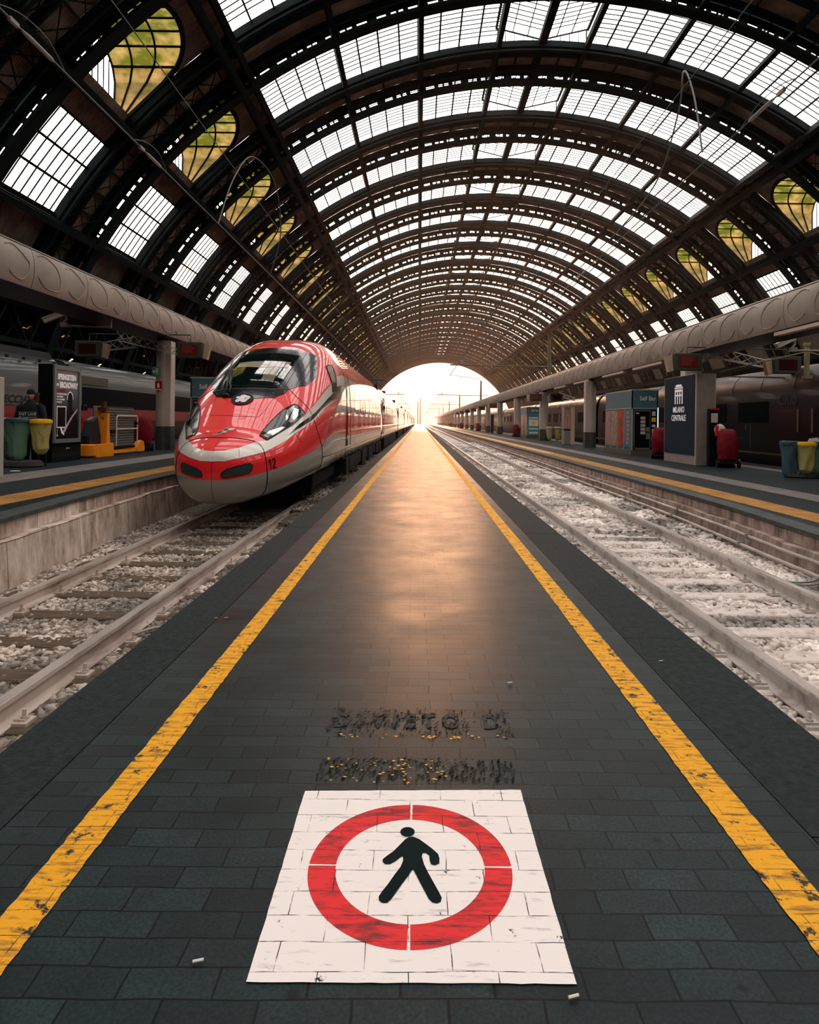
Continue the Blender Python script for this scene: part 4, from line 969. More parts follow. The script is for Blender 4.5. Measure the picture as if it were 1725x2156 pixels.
# headlights
head = [(.589, 11.556, 1.21), (.601, 11.742, 1.299), (.645, 11.938, 1.404), (.694, 12.127, 1.506), (.764, 12.363, 1.633), (.852, 12.6, 1.736), (.946, 12.836, 1.807), (1.001, 12.89, 1.79), (1.148, 12.93, 1.638), (1.07, 12.513, 1.484), (1.008, 12.269, 1.386), (.853, 11.855, 1.24), (.733, 11.53, 1.128)]
HL = patch('headlight', head, T_BLK, .008, both=True, step=.05)
LAMP = coatm('headlight_reflector', (.75, .72, .68), .12, .85)
for sg_ in (1, -1):
    hl = HL[0] if sg_ > 0 else HL[1]
    for pts in ([(.64, 11.586, 1.204), (.708, 11.792, 1.286), (.895, 12.088, 1.365), (.931, 12.112, 1.352), (.846, 11.886, 1.266), (.724, 11.592, 1.165)],
                [(.868, 12.525, 1.678), (.957, 12.786, 1.77), (.975, 12.70, 1.72), (.94, 12.45, 1.60), (.93, 12.30, 1.50), (.899, 12.25, 1.47), (.88, 12.38, 1.57)],
                [(.985, 12.72, 1.735), (1.03, 12.80, 1.70), (1.055, 12.62, 1.57), (1.00, 12.33, 1.44), (.955, 12.28, 1.46), (.97, 12.45, 1.58)]):
        for o_ in patch('lamp', [(x*sg_, y, z) for x, y, z in pts], LAMP, .016, step=.05): o_.parent = hl; 
seam('headlight_rim', head, .010, STEEL2, both=True, closed=True, off=.008)
# fog lamp slots, coupler hatch, seams
fog = [(.159, 10.712, .559), (.175, 10.716, .607), (.247, 10.736, .661), (.426, 10.826, .717), (.574, 10.953, .751), (.609, 10.985, .721), (.606, 10.976, .629), (.583, 10.951, .588), (.429, 10.822, .553), (.226, 10.729, .52), (.164, 10.714, .523)]
patch('air_slot', fog, M('slot_grille', (.035, .045, .045), .4), .008, both=True, step=.04); seam('slot_rim', fog, .009, BLACK, both=True, closed=True, off=.006)
hatch = [(0, 11.163, 1.175), (.251, 11.199, 1.171), (.427, 11.25, 1.15), (.555, 11.294, 1.119), (.656, 11.3, 1.063), (.727, 11.271, .976), (.776, 11.235, .839), (.801, 11.245, .649), (.801, 11.28, .456), (.771, 11.335, .311), (.694, 11.448, .169), (.547, 11.575, .062), (.3, 11.62, .01), (0, 11.64, .0)]
seam('hatch_seam', mir(hatch), .013, BLACK, closed=True, off=-.002)
seam('hatch_seam', [(.0, 11.142, 1.167), (.0, 10.876, 1.033), (.0, 10.781, .94), (.0, 10.72, .774), (.0, 10.705, .486), (.0, 10.72, .364), (.0, 10.791, .187), (.0, 10.95, .08)], .004, BLACK)
seam('shell_seam', [(.778, 13.202, 2.136), (.949, 13.109, 1.955), (1.123, 13.141, 1.795), (1.204, 13.188, 1.694), (1.276, 13.216, 1.546), (1.342, 13.283, 1.308), (1.384, 13.511, 1.093), (1.399, 13.672, .935), (1.394, 13.753, .735), (1.36, 13.78, .403), (1.2, 13.8, .25)], .012, BLACK, both=True, off=-.002)
seam('body_seam', [(1.39, 17.756, 2.60), (1.441, 16.089, 1.999), (1.45, 15.114, 1.644), (1.438, 14.282, 1.281), (1.402, 13.703, .949)], .008, BLACK, both=True)
seam('panel_seam', [(1.204, 13.188, 1.694), (1.021, 12.272, 1.372), (1.086, 12.233, 1.249), (1.188, 12.359, 1.075), (1.353, 13.311, 1.241)], .005, BLACK, both=True)
seam('hood_seam', [(-.574, 12.72, 1.93), (-.504, 12.121, 1.564), (0, 12.04, 1.562), (.43, 12.07, 1.547), (.5, 12.29, 1.681), (.574, 12.724, 1.933)], .004, BLACK)
seam('sill_line', [(1.402, 13.769, .72), (1.433, 17.81, .74), (1.433, 25, .76), (1.433, 34.5, .76)], .013, BLACK, both=True)
# emblem disc
ec = snap((-.005, 12.55, 1.895), .0); en = (snap(ec, 1)-snap(ec, 0)).normalized(); ea = Vector((1, 0, 0)); eb = en.cross(ea).normalized()*-1
if eb.z < 0: eb = -eb
def disc(name, r, off, mat, par, pts=None, n=36):
    mb = MB(); mb.add([snap(ec+ea*r*math.cos(2*PI*k/n)+eb*r*math.sin(2*PI*k/n), off) for k in range(n)], [tuple(range(n))]); return build_local(mb, name, mat, parent=par)
patch('emblem', [tuple(ec+ea*.215*math.cos(2*PI*k/30)+eb*.215*math.sin(2*PI*k/30)) for k in range(30)], M('emblem_black', (.006, .008, .009), .5), .020, step=.05)
EMW = M('emblem_white', (.85, .80, .77), .4)
for (dx, dy, r) in ((-.03, -.02, .085), (.05, .02, .095), (-.07, -.09, .05), (.0, .09, .06), (-.08, .03, .05), (.04, -.07, .07)):
    patch('emblem_print', [tuple(ec+ea*(dx+r*(1+.12*math.sin(3*a))*math.cos(a))+eb*(dy+r*math.sin(a))) for a in [2*PI*k/18 for k in range(18)]], EMW, .024+.001*abs(dx)*20, step=.05)
patch('emblem_print', [tuple(ec+ea*x+eb*y) for x, y in ((.03, .05), (.10, .05), (.10, .03), (.075, .03), (.06, -.05), (.045, -.05), (.06, .03), (.03, .03))], T_RED, .030, step=.05)
patch('emblem_print', [tuple(ec+ea*x+eb*y) for x, y in ((-.12, -.01), (-.07, .0), (-.08, -.035), (-.12, -.04))], M('emblem_blue', (.03, .05, .25), .4), .030, step=.05)
# operator logo: slanted bars
lg0, lg1, lg2, lg3 = [Vector(p) for p in ((-.152, 11.314, 1.218), (-.06, 11.66, 1.333), (.125, 11.655, 1.332), (.03, 11.30, 1.214))]
def lq(u, v): return tuple(lg0.lerp(lg1, v).lerp(lg3.lerp(lg2, v), u))
SILV = coatm('logo_silver', (.75, .75, .72), .3)
patch('logo', [lq(0, 0), lq(.0, .55), lq(.12, 1), lq(1.0, 1), lq(.95, .72), lq(.55, .72), lq(.5, .55), lq(.75, .55), lq(.7, .35), lq(.45, .3), lq(.4, 0)], SILV, .010, step=.05)
patch('logo', [lq(.02, .12), lq(.08, .52), lq(.32, .52), lq(.3, .12)], M('logo_green', (.01, .06, .04), .4), .016, step=.05)
patch('logo', [lq(.14, .62), lq(.18, .9), lq(.48, .92), lq(.42, .62)], M('logo_green', (.01, .06, .04), .4), .016, step=.05)
# number 12 on the nose side
c12 = Vector((.865, 11.37, .71)); n12 = (snap(c12, 1)-snap(c12, 0)).normalized(); a12 = (Vector((.891, 11.426, .81))-Vector((.811, 11.274, .786))).normalized(); b12 = n12.cross(a12)
if b12.z < 0: b12 = -b12
def dig(polys):
    for pl in polys: patch('number', [tuple(c12+a12*x+b12*y) for x, y in pl], BLACK, .008, step=.03)
dig([[(-.075, .10), (-.04, .10), (-.04, -.09), (-.06, -.09), (-.06, .06), (-.09, .04), (-.09, .06)],
     [(.0, .05), (.0, .08), (.03, .10), (.07, .10), (.095, .07), (.095, .03), (.04, -.06), (.10, -.06), (.10, -.09), (.0, -.09), (.0, -.06), (.065, .03), (.065, .06), (.05, .07), (.03, .07), (.025, .05)]])
# door with rails, side windows, skirt fairing
seam('door_seam', [(1.30, 18.9, 2.95), (1.414, 18.112, 2.431), (1.451, 17.79, 1.974), (1.46, 17.653, 1.374), (1.45, 17.617, .80)], .010, BLACK)
for yy in (17.85, 18.75):
    seam('door_seam', [(1.33, yy, 2.85), (1.42, yy, 2.4), (1.455, yy, 1.9), (1.455, yy, .8)], .010, BLACK, both=True)
seam('door_handle', [(1.455, 17.98, 1.1), (1.455, 17.98, 1.75)], .010, REDP, off=.01)
mb = MB(); mb.box(1.44, 1.475, 17.9, 18.02, .82, .98); build_local(mb, 'door_footlight', BLACK)
for k in range(7):
    ya = 20.0+k*2.0; patch('side_window', [(1.43, ya, 2.42), (1.43, ya+1.5, 2.42), (1.455, ya+1.5, 1.78), (1.455, ya, 1.78)], T_GLASS, .006, both=True, step=.3)
# side skirt fairing and underframe gear
sk = [(1.40, 13.85, .70), (1.44, 17.75, .74), (1.38, 17.5, .30), (1.33, 13.9, .30)]
patch('skirt_panel', sk, T_SIL, .010, both=True, step=.2)
mb = MB(); random.seed(21)
mb.box(-.95, .95, 15, 34.0, -.25, .3)
yy = 18.2
while yy < 33.5:
    l = random.uniform(.5, 1.6); mb.box(1.0, 1.40+random.uniform(-.03, .03), yy, yy+l, random.uniform(-.12, .05), .42); yy += l+random.uniform(.05, .3)
build_local(mb, 'underframe', DARKU)
def bogie(y):
    m_ = MB()
    for sx_ in (-1, 1):
        for dy in (0, 2.7):
            m_.tube([(sx_*.68, y+dy, RZL+.46), (sx_*.81, y+dy, RZL+.46)], .455, 24)
        m_.box(sx_*1.0-.08, sx_*1.0+.08, y-.6, y+3.3, .0, .25)
    return m_
build_local(bogie(15.0), 'bogie', DARKU); build_local(bogie(28.8), 'bogie', DARKU)
# following coaches of the same train
def coach_verts(prof, y0, y1, inset=.1):
    return [(x, y, z) for y in (y0, y1) for x, z in prof]
def prof_coach(sc=1.0, n=60):
    P = []
    for j in range(n):
        t = -PI/2+2*PI*j/n; p = hp(8.6, t); P.append((p[0]*sc, p[2] if sc == 1 else 1.6+(p[2]-1.6)*sc))
    return P
def coach_mat(name, bands):
    m = bpy.data.materials.new(name); m.use_nodes = True; nt = m.node_tree; b = nt.nodes['Principled BSDF']; L = nt.links.new
    b.inputs['Roughness'].default_value = .35; b.inputs['Coat Weight'].default_value = 1; b.inputs['Coat Roughness'].default_value = .03; b.inputs['Coat IOR'].default_value = 1.42
    tcn = N(nt, 'ShaderNodeTexCoord'); sx_ = N(nt, 'ShaderNodeSeparateXYZ'); L(tcn.outputs['Object'], sx_.inputs[0])
    r = N(nt, 'ShaderNodeMapRange'); r.inputs[1].default_value = -1; r.inputs[2].default_value = 5; L(sx_.outputs[2], r.inputs[0])
    cr = N(nt, 'ShaderNodeValToRGB'); cr.color_ramp.interpolation = 'CONSTANT'; e = cr.color_ramp.elements
    e[0].position = 0; e[0].color = (*bands[0][1], 1); e[1].position = (bands[1][0]+1)/6; e[1].color = (*bands[1][1], 1)
    for z, c_ in bands[2:]:
        k = e.new((z+1)/6); k.color = (*c_, 1)
    L(r.outputs[0], cr.inputs[0]); L(cr.outputs[0], b.inputs['Base Color']); return m
CM = coach_mat('coach_livery', [(-1, TR_GREY), (1.06, TR_RED), (1.66, (.60, .54, .47)), (2.74, TR_RED)])
y = Y0+SEND+.35; PR = prof_coach()
yy0 = y; ci = 0
while y < 270:
    m_ = MB(); n = len(PR); m_.add([(x, yy, z) for yy in (y, y+24.4) for x, z in PR], [(j, (j+1) % n, n+(j+1) % n, n+j) for j in range(n)]+[tuple(range(n)), tuple(n+j for j in range(n))])
    m_.v = [(a, b-Y0, c_) for a, b, c_ in m_.v]
    o = m_.build('coach_body', CM, train, smooth=True, auto=40); o.location = (0, 0, -RZL)
    gi = MB(); gi.box(-1.2, 1.2, y-.36, y+.02, 0, 3.5); build_local(gi, 'gangway', BLACK)
    d_ = MB()
    for dy in (.5, 1.5): d_.box(1.425, 1.468, y+dy-.02, y+dy+.02, .8, 2.8)
    d_.box(1.1, 1.39, y+3.2, y+21, -.1, .5); d_.box(-1.2, 1.2, y+1, y+23.4, -.28, .4)
    build_local(d_, 'coach_underframe', DARKU)
    for k in range(9):
        if ci < 4:
            w_ = MB(); w_.box(1.425, 1.462, y+2.6+k*2.1, y+4.2+k*2.1, 1.78, 2.42); build_local(w_, 'side_window', T_GLASS)
    y += 24.75; ci += 1
# pantograph on the second coach
pg = MB(); py_ = 48
pg.tube([(-.5, py_+1.5, 3.75), (-.3, py_-.4, 4.2), (-.5, py_+.8, 4.62)], .03, 6); pg.tube([(.5, py_+1.5, 3.75), (.3, py_-.4, 4.2), (.5, py_+.8, 4.62)], .03, 6)
pg.tube([(-.95, py_+.8, 4.5), (-.75, py_+.8, 4.65), (.75, py_+.8, 4.65), (.95, py_+.8, 4.5)], .03, 6); pg.box(-.8, .8, py_+1, py_+2.2, 3.7, 3.85)
build_local(pg, 'pantograph', STEEL2)

# ================================================================== CANOPY BEAMS, COLUMNS
BEIGE = M('canopy_panel', (.32, .285, .24), .5, .15, var=.2, scale=.8)
COLM = M('column_metal', (.42, .35, .29), .42, .2, var=.2, scale=1)
COLD = M('column_plinth', (.10, .095, .085), .4, .5, var=.3)
def canopy(s_, x0, z0, lab, yoff):
    """x0: inner lower edge; profile bulges towards the track and curls over the top"""
    t = thing('canopy_beam', lab, 'beam', (x0, 8, z0))
    prof = [(0, 0), (-.045*s_, .10), (-.085*s_, .28), (-.10*s_, .50), (-.085*s_, .72), (-.02*s_, .92), (.12*s_, 1.06), (.5*s_, 1.12), (1.0*s_, 1.10), (1.35*s_, 1.0), (1.45*s_, .7), (1.42*s_, .2), (1.35*s_, 0)]
    if s_ > 0: pass
    n = len(prof); PL = 2.52
    m = MB(); y = -8+yoff; k = 0
    while y < 396:
        L_ = PL if y < 150 else 30
        yl = (y+.012, y+L_-.012)
        m.add([(dx, yy-8, dz) for yy in yl for dx, dz in prof], [(j, (j+1) % n, n+(j+1) % n, n+j) for j in range(n)]+[tuple(range(n)), tuple(n+j for j in range(n))])
        y += L_
    o = m.build('shell', BEIGE, t, smooth=True, auto=35)
    ub = MB(); ub.box(min(s_*.015, s_*1.34), max(s_*.015, s_*1.34), -16, 388, -.02, .002); ub.build('underside_shade', BLACK, t)  # black sheet added below the shell, beam's shade painted as colour
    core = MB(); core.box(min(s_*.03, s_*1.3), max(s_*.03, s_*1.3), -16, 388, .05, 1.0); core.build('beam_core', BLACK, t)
    def face(b):    # offset of the face at height b
        for (xa, za), (xb, zb) in zip(prof[:7], prof[1:7]):
            if za <= b <= zb: return xa+(xb-xa)*(b-za)/(zb-za)
        return 0
    shp = [(.12, .82), (.30, .90), (.55, .88), (.80, .72), (.93, .50), (.95, .28), (.90, .14), (.60, .11), (.32, .17), (.10, .34)]
    shp2 = [(.12, .80), (.30, .885), (.50, .86), (.78, .66), (.88, .60), (.90, .45), (.84, .28), (.74, .15), (.62, .12), (.40, .17), (.25, .26)]
    emb = MB(); y = -8+yoff
    while y < 120:
        for q, sh in ((0, shp), (1, shp2)):
            pts = []
            for a, b in sh:
                aa = a if s_ < 0 else a
                pts.append((face(b)-s_*.004, y+.04+q*1.24+aa*1.16-8, b))
            S_ = []
            for i in range(len(pts)-1):     # Catmull-Rom smoothing of the pressed outline
                p0, p1, p2, p3 = [Vector(pts[max(0, min(len(pts)-1, i+k))]) for k in (-1, 0, 1, 2)]
                for u in (0, .33, .67):
                    q_ = .5*((2*p1)+(p2-p0)*u+(2*p0-5*p1+4*p2-p3)*u*u+(3*p1-p0-3*p2+p3)*u**3); S_.append(Vector((face(min(1, max(0, q_.z)))-s_*.002, q_.y, q_.z)))
            S_.append(Vector(pts[-1])); emb.tube(S_, [.005]+[.019]*(len(S_)-2)+[.005], 6)
        y += PL
    emb.build('panel_embossing', BEIGE, t, smooth=True)
    return t
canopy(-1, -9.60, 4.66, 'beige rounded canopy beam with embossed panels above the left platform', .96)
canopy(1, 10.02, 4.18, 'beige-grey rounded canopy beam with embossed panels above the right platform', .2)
def column(lab, loc, h, s_):
    t = thing('platform_column', lab, 'column', loc, group=None)
    a = MB(); a.lathe((-.05*s_ if s_ < 0 else .05, 0, 0), [(.27, .92), (.27, h)], 28); a.build('shaft', COLM, t, smooth=True, auto=40)
    b = MB(); b.box(.10 if s_ < 0 else -.36, .42 if s_ < 0 else -.10, -.22, .22, .92, h-.02); b.build('cladding_panel', M('column_panel', (.52, .44, .39), .4, .1), t, bevel=.01)
    b = MB(); b.lathe((-.05*s_ if s_ < 0 else .05, 0, 0), [(.285, 0), (.285, .92)], 28); b.box(.08 if s_ < 0 else -.37, .43 if s_ < 0 else -.08, -.23, .23, 0, .92); b.build('plinth', COLD, t)
    b = MB(); b.box(-.14, .14, -.2, .2, h-.02, h+.16); b.build('bearing', BLACK, t)
    return t
cl0 = column('pale metal column on the left platform carrying the exit and fire extinguisher signs', (-10.10, 24.96, PZL), 4.66-PZL-.12, -1)
labs = {1: 'pale column on the right platform standing between the blue kiosk and the map totem', 0: 'pale column half hidden behind the dark blue totem', 2: 'pale column behind the farther blue kiosk with two rubbish bags beside it', 3: 'pale column next to the left side of the farther blue kiosk with a red covered trolley'}
cr = None
for k in range(24):
    y = 24.0+14.2*k; lab = labs.get(k, 'slim pale column number %s of the long row under the right canopy' % '' if 0 else 'slim pale distant column in the receding row under the right canopy, beyond the second kiosk')
    if cr is None: cr = column(lab, (10.28, y, PZR), 4.18-PZR-.12, 1)
    else: dup(cr, (10.28, y, PZR), label=lab, group='distant columns of the right platform' if k > 3 else None)
for k in (1, 2, 3): dup(cl0, (-9.97, 24.96+14.2*k, PZL), label='pale column on the left platform behind the red train', group='columns behind the red train')
# strip lights under the right beam
TUBE = M('lamp_housing', (.62, .50, .42), .5)
for i, y in enumerate((14.5, 26.5, 31.5, 38, 44, 56)):
    t = tag(MB().box(10.05, 10.25, y, y+3.6, 4.05, 4.165).build('strip_light', TUBE, bevel=.02), ['pale strip light under the right beam, nearest, by the camera pole', 'pale strip light under the right beam above the dark blue totem', 'pale strip light under the right beam just past the red screen', 'pale strip light under the right beam over the near blue kiosk', 'pale strip light under the right beam behind the near blue kiosk', 'pale strip light under the right beam, farthest one'][i], 'lamp')
# lattice brackets with information screens
SCRF = M('screen_housing', (.05, .055, .038), .6); RLED = M('screen_red', (.09, .010, .008), .3, emit=.10)
DLED = M('screen_dark', (.03, .006, .006), .3)
def lattice(mb, p, q, w_, n=7, r=.018):
    p, q = Vector(p), Vector(q); up = Vector((0, 0, w_)); d2 = Vector((0, w_*.8, 0))
    for o_ in (Vector(), up, d2): mb.tube([p+o_, q+o_*.6], r, 6)
    for i in range(n):
        a = p.lerp(q, i/n); b = p.lerp(q, (i+1)/n); f0 = 1-.4*i/n; f1 = 1-.4*(i+1)/n
        mb.tube([a, b+up*f1], r*.6, 5); mb.tube([a+up*f0, b], r*.6, 5); mb.tube([a+d2*f0, b+up*f1], r*.6, 5)
def screen(lab, x, y, z, ledm, w_=.95, h=.60, side=1, rz=0, group=None, lines=True):
    t = thing('information_screen', lab, 'screen', (x, y, z), rz, group)
    MB().box(-w_/2, w_/2, -.14, .14, -h/2, h/2).build('housing', SCRF, t, bevel=.02)
    MB().box(-w_*.34, w_*.34, -.150, -.139, -h*.30, h*.32).build('display', ledm, t)
    if lines and ledm is RLED:
        m = MB(); random.seed(int(abs(x)*10))
        for k in range(7): m.box(-w_*.29, w_*random.uniform(.05, .29), -.153, -.150, h*.25-k*.045, h*.25-k*.045+.014)
        m.build('text_lines', M('led_text', (.22, .05, .04), .4, emit=.12), t)
    b = MB(); b.prism([(0, -h*.5), (.16, -h*.5-.05), (.28, h*.32), (.05, h*.42)], (side*w_/2, -.02, 0), (side, 0, 0), (0, 0, 1), (0, .22, 0)); b.build('side_bracket', M('bracket_plate', (.42, .33, .24), .5), t)
    bx_, bz_ = (-9.72, 4.70) if x < 0 else (10.12, 4.22)
    MB().tube([(0, 0, h/2-.02), (0, 0, max(h/2+.05, bz_-z)), (bx_-x, 0, max(h/2+.05, bz_-z))], .022, 6).build('hanger', SCRF, t)
    return t
screen('grey screen with dull red display hanging right of the left column', -8.77, 24.3, 4.12, RLED, side=1)
screen('dark information screen hanging over the poster stand on the left platform', -12.64, 24.3, 4.12, DLED, side=1)
screen('grey screen with lit red display hanging left of the dark blue totem', 9.36, 22.3, 3.70, RLED, side=-1)
screen('dark information screen by the camera pole at the right edge, over the coach', 13.0, 22.6, 3.66, DLED, side=-1)
screen('grey screen with dim display hanging left of the pale column behind the near kiosk', 10.9, 50.5, 3.55, DLED, side=-1)
screen('small grey screen hanging above the farther blue kiosk', 9.5, 52, 3.6, RLED, side=-1)
for i, y in enumerate((80, 94.5, 109, 123, 138, 152)):
    screen('small distant screen under the right beam beyond the second kiosk', 9.3, y, 3.62, DLED if i % 2 else RLED, .95, .6, -1, group='distant screens on the right', lines=False)
for i, (a, b, lab) in enumerate((((-11.9, 24.9, 4.55), (-9.3, 24.5, 3.95), 'thin white lattice arm crossing in front of the left column'), ((-11.2, 24.9, 4.3), (-13.3, 24.5, 3.95), 'dark lattice arm reaching to the far screen of the left platform'),
                                 ((10.9, 23.6, 4.05), (9.7, 22.6, 3.55), 'pale lattice arm holding the red screen left of the totem'), ((10.4, 23.6, 4.15), (12.7, 22.8, 3.55), 'pale lattice arm reaching from the totem column to the dark screen on the right'),
                                 ((10.3, 52, 4.0), (12.6, 51.5, 3.35), 'pale lattice arm on the column behind the near blue kiosk'))):
    m = MB(); lattice(m, a, b, .38); tag(m.build('lattice_arm', M('lattice_white', (.55, .50, .42), .4) if i != 1 else GREYM), lab, 'bracket')
tag((lambda m: m)(MB().bar((11.3, 23.2, 3.28), (13.4, 23.0, 3.25), .05, .05).build('tie_rod', M('ochre_metal', (.22, .19, .11), .4))), 'ochre horizontal rod over the dark coach behind the totem', 'rod')
# CCTV cameras
def cctv(lab, x, y, z, s_, group=None):
    t = thing('security_camera', lab, 'camera', (x, y, z))
    m = MB(); m.bar((0, 0, 0), (-s_*.62, -.05, -.30), .15, .14); m.bar((s_*.02, 0, .09), (-s_*.66, -.05, -.23), .19, .03); m.build('camera_housing', M('camera_shell', (.50, .44, .38), .4), t)
    m = MB(); m.tube([(0, 0, -.02), (.02*s_, 0, -.22), (-.08*s_, 0, -.34)], .04, 8); m.box(-.14, .06, -.08, .08, -.46, -.32); m.build('mount', M('mount_ochre', (.25, .23, .17), .5), t)
    m = MB(); m.tube([(-.04*s_, 0, -.42), (1.35*s_, 0, -.42), (1.35*s_, 0, .55)], .035, 6); m.build('arm', M('mount_ochre', (.25, .23, .17), .5), t)
    return t
cctv('white security camera on an angled arm near the right edge, above the coach', 12.35, 21.0, 4.42, 1)
cctv('dark-looking security camera hanging under the left canopy beam', -11.15, 20.0, 4.80, 1).rotation_euler = (0, 0, .15)
m = MB(); m.cyl((12.95, 21.3), .085, 3.2, 4.25, 14); m.cyl((12.95, 21.3), .11, 4.2, 4.3, 14); m.box(12.85, 13.08, 21.18, 21.42, 3.1, 3.2)
t = tag(m.build('camera_pole', M('ochre_pole', (.28, .24, .14), .45)), 'short ochre pole with guy rods beside the security camera on the right', 'pole')
for i, (a, b, lab) in enumerate((((12.95, 21.3, 4.0), (10.6, 22.5, 3.4), 'thin guy rod from the ochre pole down to the left'), ((12.95, 21.3, 4.0), (13.9, 21.6, 3.85), 'thin guy rod from the ochre pole down to the right'))):
    tag(MB().tube([a, b], .022, 6).build('guy_rod', M('ochre_metal', (.22, .19, .11), .4)), lab, 'rod')

# ================================================================== CATENARY
WIRE = M('wire_steel', (.13, .14, .135), .5, .3)
CER = M('insulator', (.30, .27, .25), .4)
def wire(x, z, lab, r=.011, loops=()):
    t = thing('overhead_wire', lab, 'wire', (x, 0, z)); m = MB(); m.tube([(0, y, 0) for y in (-5, 20, 60, 150, 400)], r, 6); m.build('contact_wire', WIRE, t)
    for y in loops:
        b = MB(); b.tube([(0, y, 0), (0, y+.1, .0), (0, y+.45, .0), (0, y+.5, 0)], [.008, .020, .020, .008], 8); b.cbox((0, y-.1, 0), (.03, .12, .035)); b.build('section_insulator', CER, t)
        c_ = MB(); c_.tube(sm([(0, y-.35, 0), (.03, y-.05, .10), (.03, y+.35, .12), (0, y+.7, .0)]), .005, 6); c_.build('jumper_loop', WIRE, t)
    return t
wire(-3.485, 4.85, 'overhead contact wire running straight above the left track', .010, (5.5, 8.0))
wire(-3.485, 6.15, 'upper carrier cable above the left track', .007)
wire(3.43, 4.70, 'overhead contact wire running above the right track', .009, (6.2, 13.5))
wire(3.43, 5.95, 'upper carrier cable above the right track', .007)
for i, (x, y) in enumerate(((-3.485, 12.5), (3.43, 9.4))):
    m = MB(); m.tube(sm([(x, y-1.6, 4.85), (x+.1, y-1.1, 5.8), (x+.25, y-.4, 6.5), (x+.5, y+.4, 6.3), (x+.45, y+1.2, 5.5), (x, y+2.2, 4.85)]), .012, 6)
    tag(m.build('cable_loop', WIRE), ['hanging cable loop between the two wires of the left track', 'hanging cable loop between the two wires of the right track'][i], 'cable')
MASTM = M('mast_paint', (.13, .115, .06), .55)
def mast(x, y, z0, z1, s_, lab, tip, group=None, zarm=6.2):
    t = thing('catenary_mast', lab, 'mast', (x, y, z0), group=group); m = MB(); h = z1-z0
    m.cyl((0, 0), .17, 0, h, 12, .13); m.cyl((0, 0), .2, h-.05, h, 12); m.build('pole', MASTM, t)
    a = MB(); za = zarm-z0; tx = tip-x
    a.tube([(0, 0, za-.06), (tx, 0, za)], .055, 8); a.tube([(s_*1.2, 0, za-.04), (0, 0, za-.06)], .05, 8); a.tube([(tx*.55, 0, za), (0, 0, h-.5)], .015, 5)
    a.build('cross_arm', MASTM, t)
    i_ = MB(); i_.lathe((tx*.88, 0, za), [(.03, .05), (.12, .1), (.05, .15), (.12, .2), (.05, .25), (.12, .3), (.04, .36)], 10); i_.build('insulator', CER, t)
    r_ = MB(); r_.tube([(tx*.93, 0, za-.05), (tx*1.0, 0, za-.9)], .03, 6); r_.tube([(tx*1.0, 0, za-.85), (tx*.8, 0, za-1.0), (tx*.68, 0, za-1.2)], .02, 6); r_.build('registration_arm', MASTM, t)
    return t
mast(10.6, 52.2, 5.3, 8.72, 1, 'ochre mast standing on the right beam with a long horizontal arm, nearest one', 2.45)
mast(10.6, 110, 5.3, 8.7, 1, 'second ochre mast standing on the right beam, seen against the bright opening', 2.9)
for y in (168, 226, 284, 340): mast(10.6, y, 5.3, 8.7, 1, 'thin distant mast rising over the far end of the right beam', 2.9, 'distant masts on the right')
for y in (110, 168, 226): mast(-10.2, y, 5.78, 8.7, -1, 'distant mast of the left platform with an arm showing past the red train', -2.7, 'distant masts on the left')
for i, x in enumerate((-.9, .6)):
    m = MB(); m.cyl((x*1.0, 396), .42, 0, 14+i*2.2, 10, .30); tag(m.build('light_mast', M('far_mast', (.08, .06, .04), .6)), ['tall dark pole at the far end of the central platform, left of the pair', 'tall dark pole at the far end of the central platform, right of the pair'][i], 'pole')

# ================================================================== LEFT PLATFORM
# poster stand
ps = thing('poster_stand', 'tall black poster stand with a concert poster, grey frame, left platform', 'poster stand', (-10.05, 17.78, PZL))
H = 2.66
MB().box(-.20, .19, -.70, .78, 0, H).build('case', M('stand_black', (.004, .006, .007), .12), ps, bevel=.015)
FR = M('poster_frame', (.19, .22, .215), .4, .4)
fr = MB(); zf0, zf1 = .52, H-.02
for a in ((-.68, -.58, zf0, zf1), (.58, .68, zf0, zf1), (-.58, .58, zf0, zf0+.11), (-.58, .58, zf1-.11, zf1)): fr.box(.185, .235, *a)
fr.build('frame', FR, ps)
PG = bpy.data.materials.new('poster_print'); PG.use_nodes = True
nt = PG.node_tree; b = nt.nodes['Principled BSDF']; tcn = N(nt, 'ShaderNodeTexCoord'); sx_ = N(nt, 'ShaderNodeSeparateXYZ'); nt.links.new(tcn.outputs['Object'], sx_.inputs[0])
cr_ = N(nt, 'ShaderNodeValToRGB'); e = cr_.color_ramp.elements; e[0].color = (.006, .007, .008, 1); e[0].position = .25; e[1].color = (.14, .16, .165, 1); e[1].position = .75
mr_ = N(nt, 'ShaderNodeMapRange'); mr_.inputs[1].default_value = .6; mr_.inputs[2].default_value = 2.6; nt.links.new(sx_.outputs[2], mr_.inputs[0]); nt.links.new(mr_.outputs[0], cr_.inputs[0]); nt.links.new(cr_.outputs[0], b.inputs['Base Color']); b.inputs['Roughness'].default_value = .15
MB().box(.190, .200, -.58, .58, zf0+.11, zf1-.11).build('poster', PG, ps)
PW = M('poster_white', (.80, .78, .76), .4, emit=.12); PK = M('poster_black', (.004, .005, .006), .3)
RX = (PI/2, 0, PI/2)
def pt(body, size, y, z, sx=1, mat=None, bold=.0, al='CENTER'): return text('poster_text', body, size, mat or PW, ps, (.203, y, z), RX, sx, .001, bold, al)
pt('SPRINGSTEEN', .205, .0, 2.33, .72, bold=.012); pt('BROADWAY', .215, .085, 2.11, .74, bold=.012); pt('ON', .09, -.47, 2.11, .7, bold=.006)
pt('A NETFLIX', .075, -.30, 1.95, 1.1, M('poster_red', (.30, .01, .02), .4), .008)
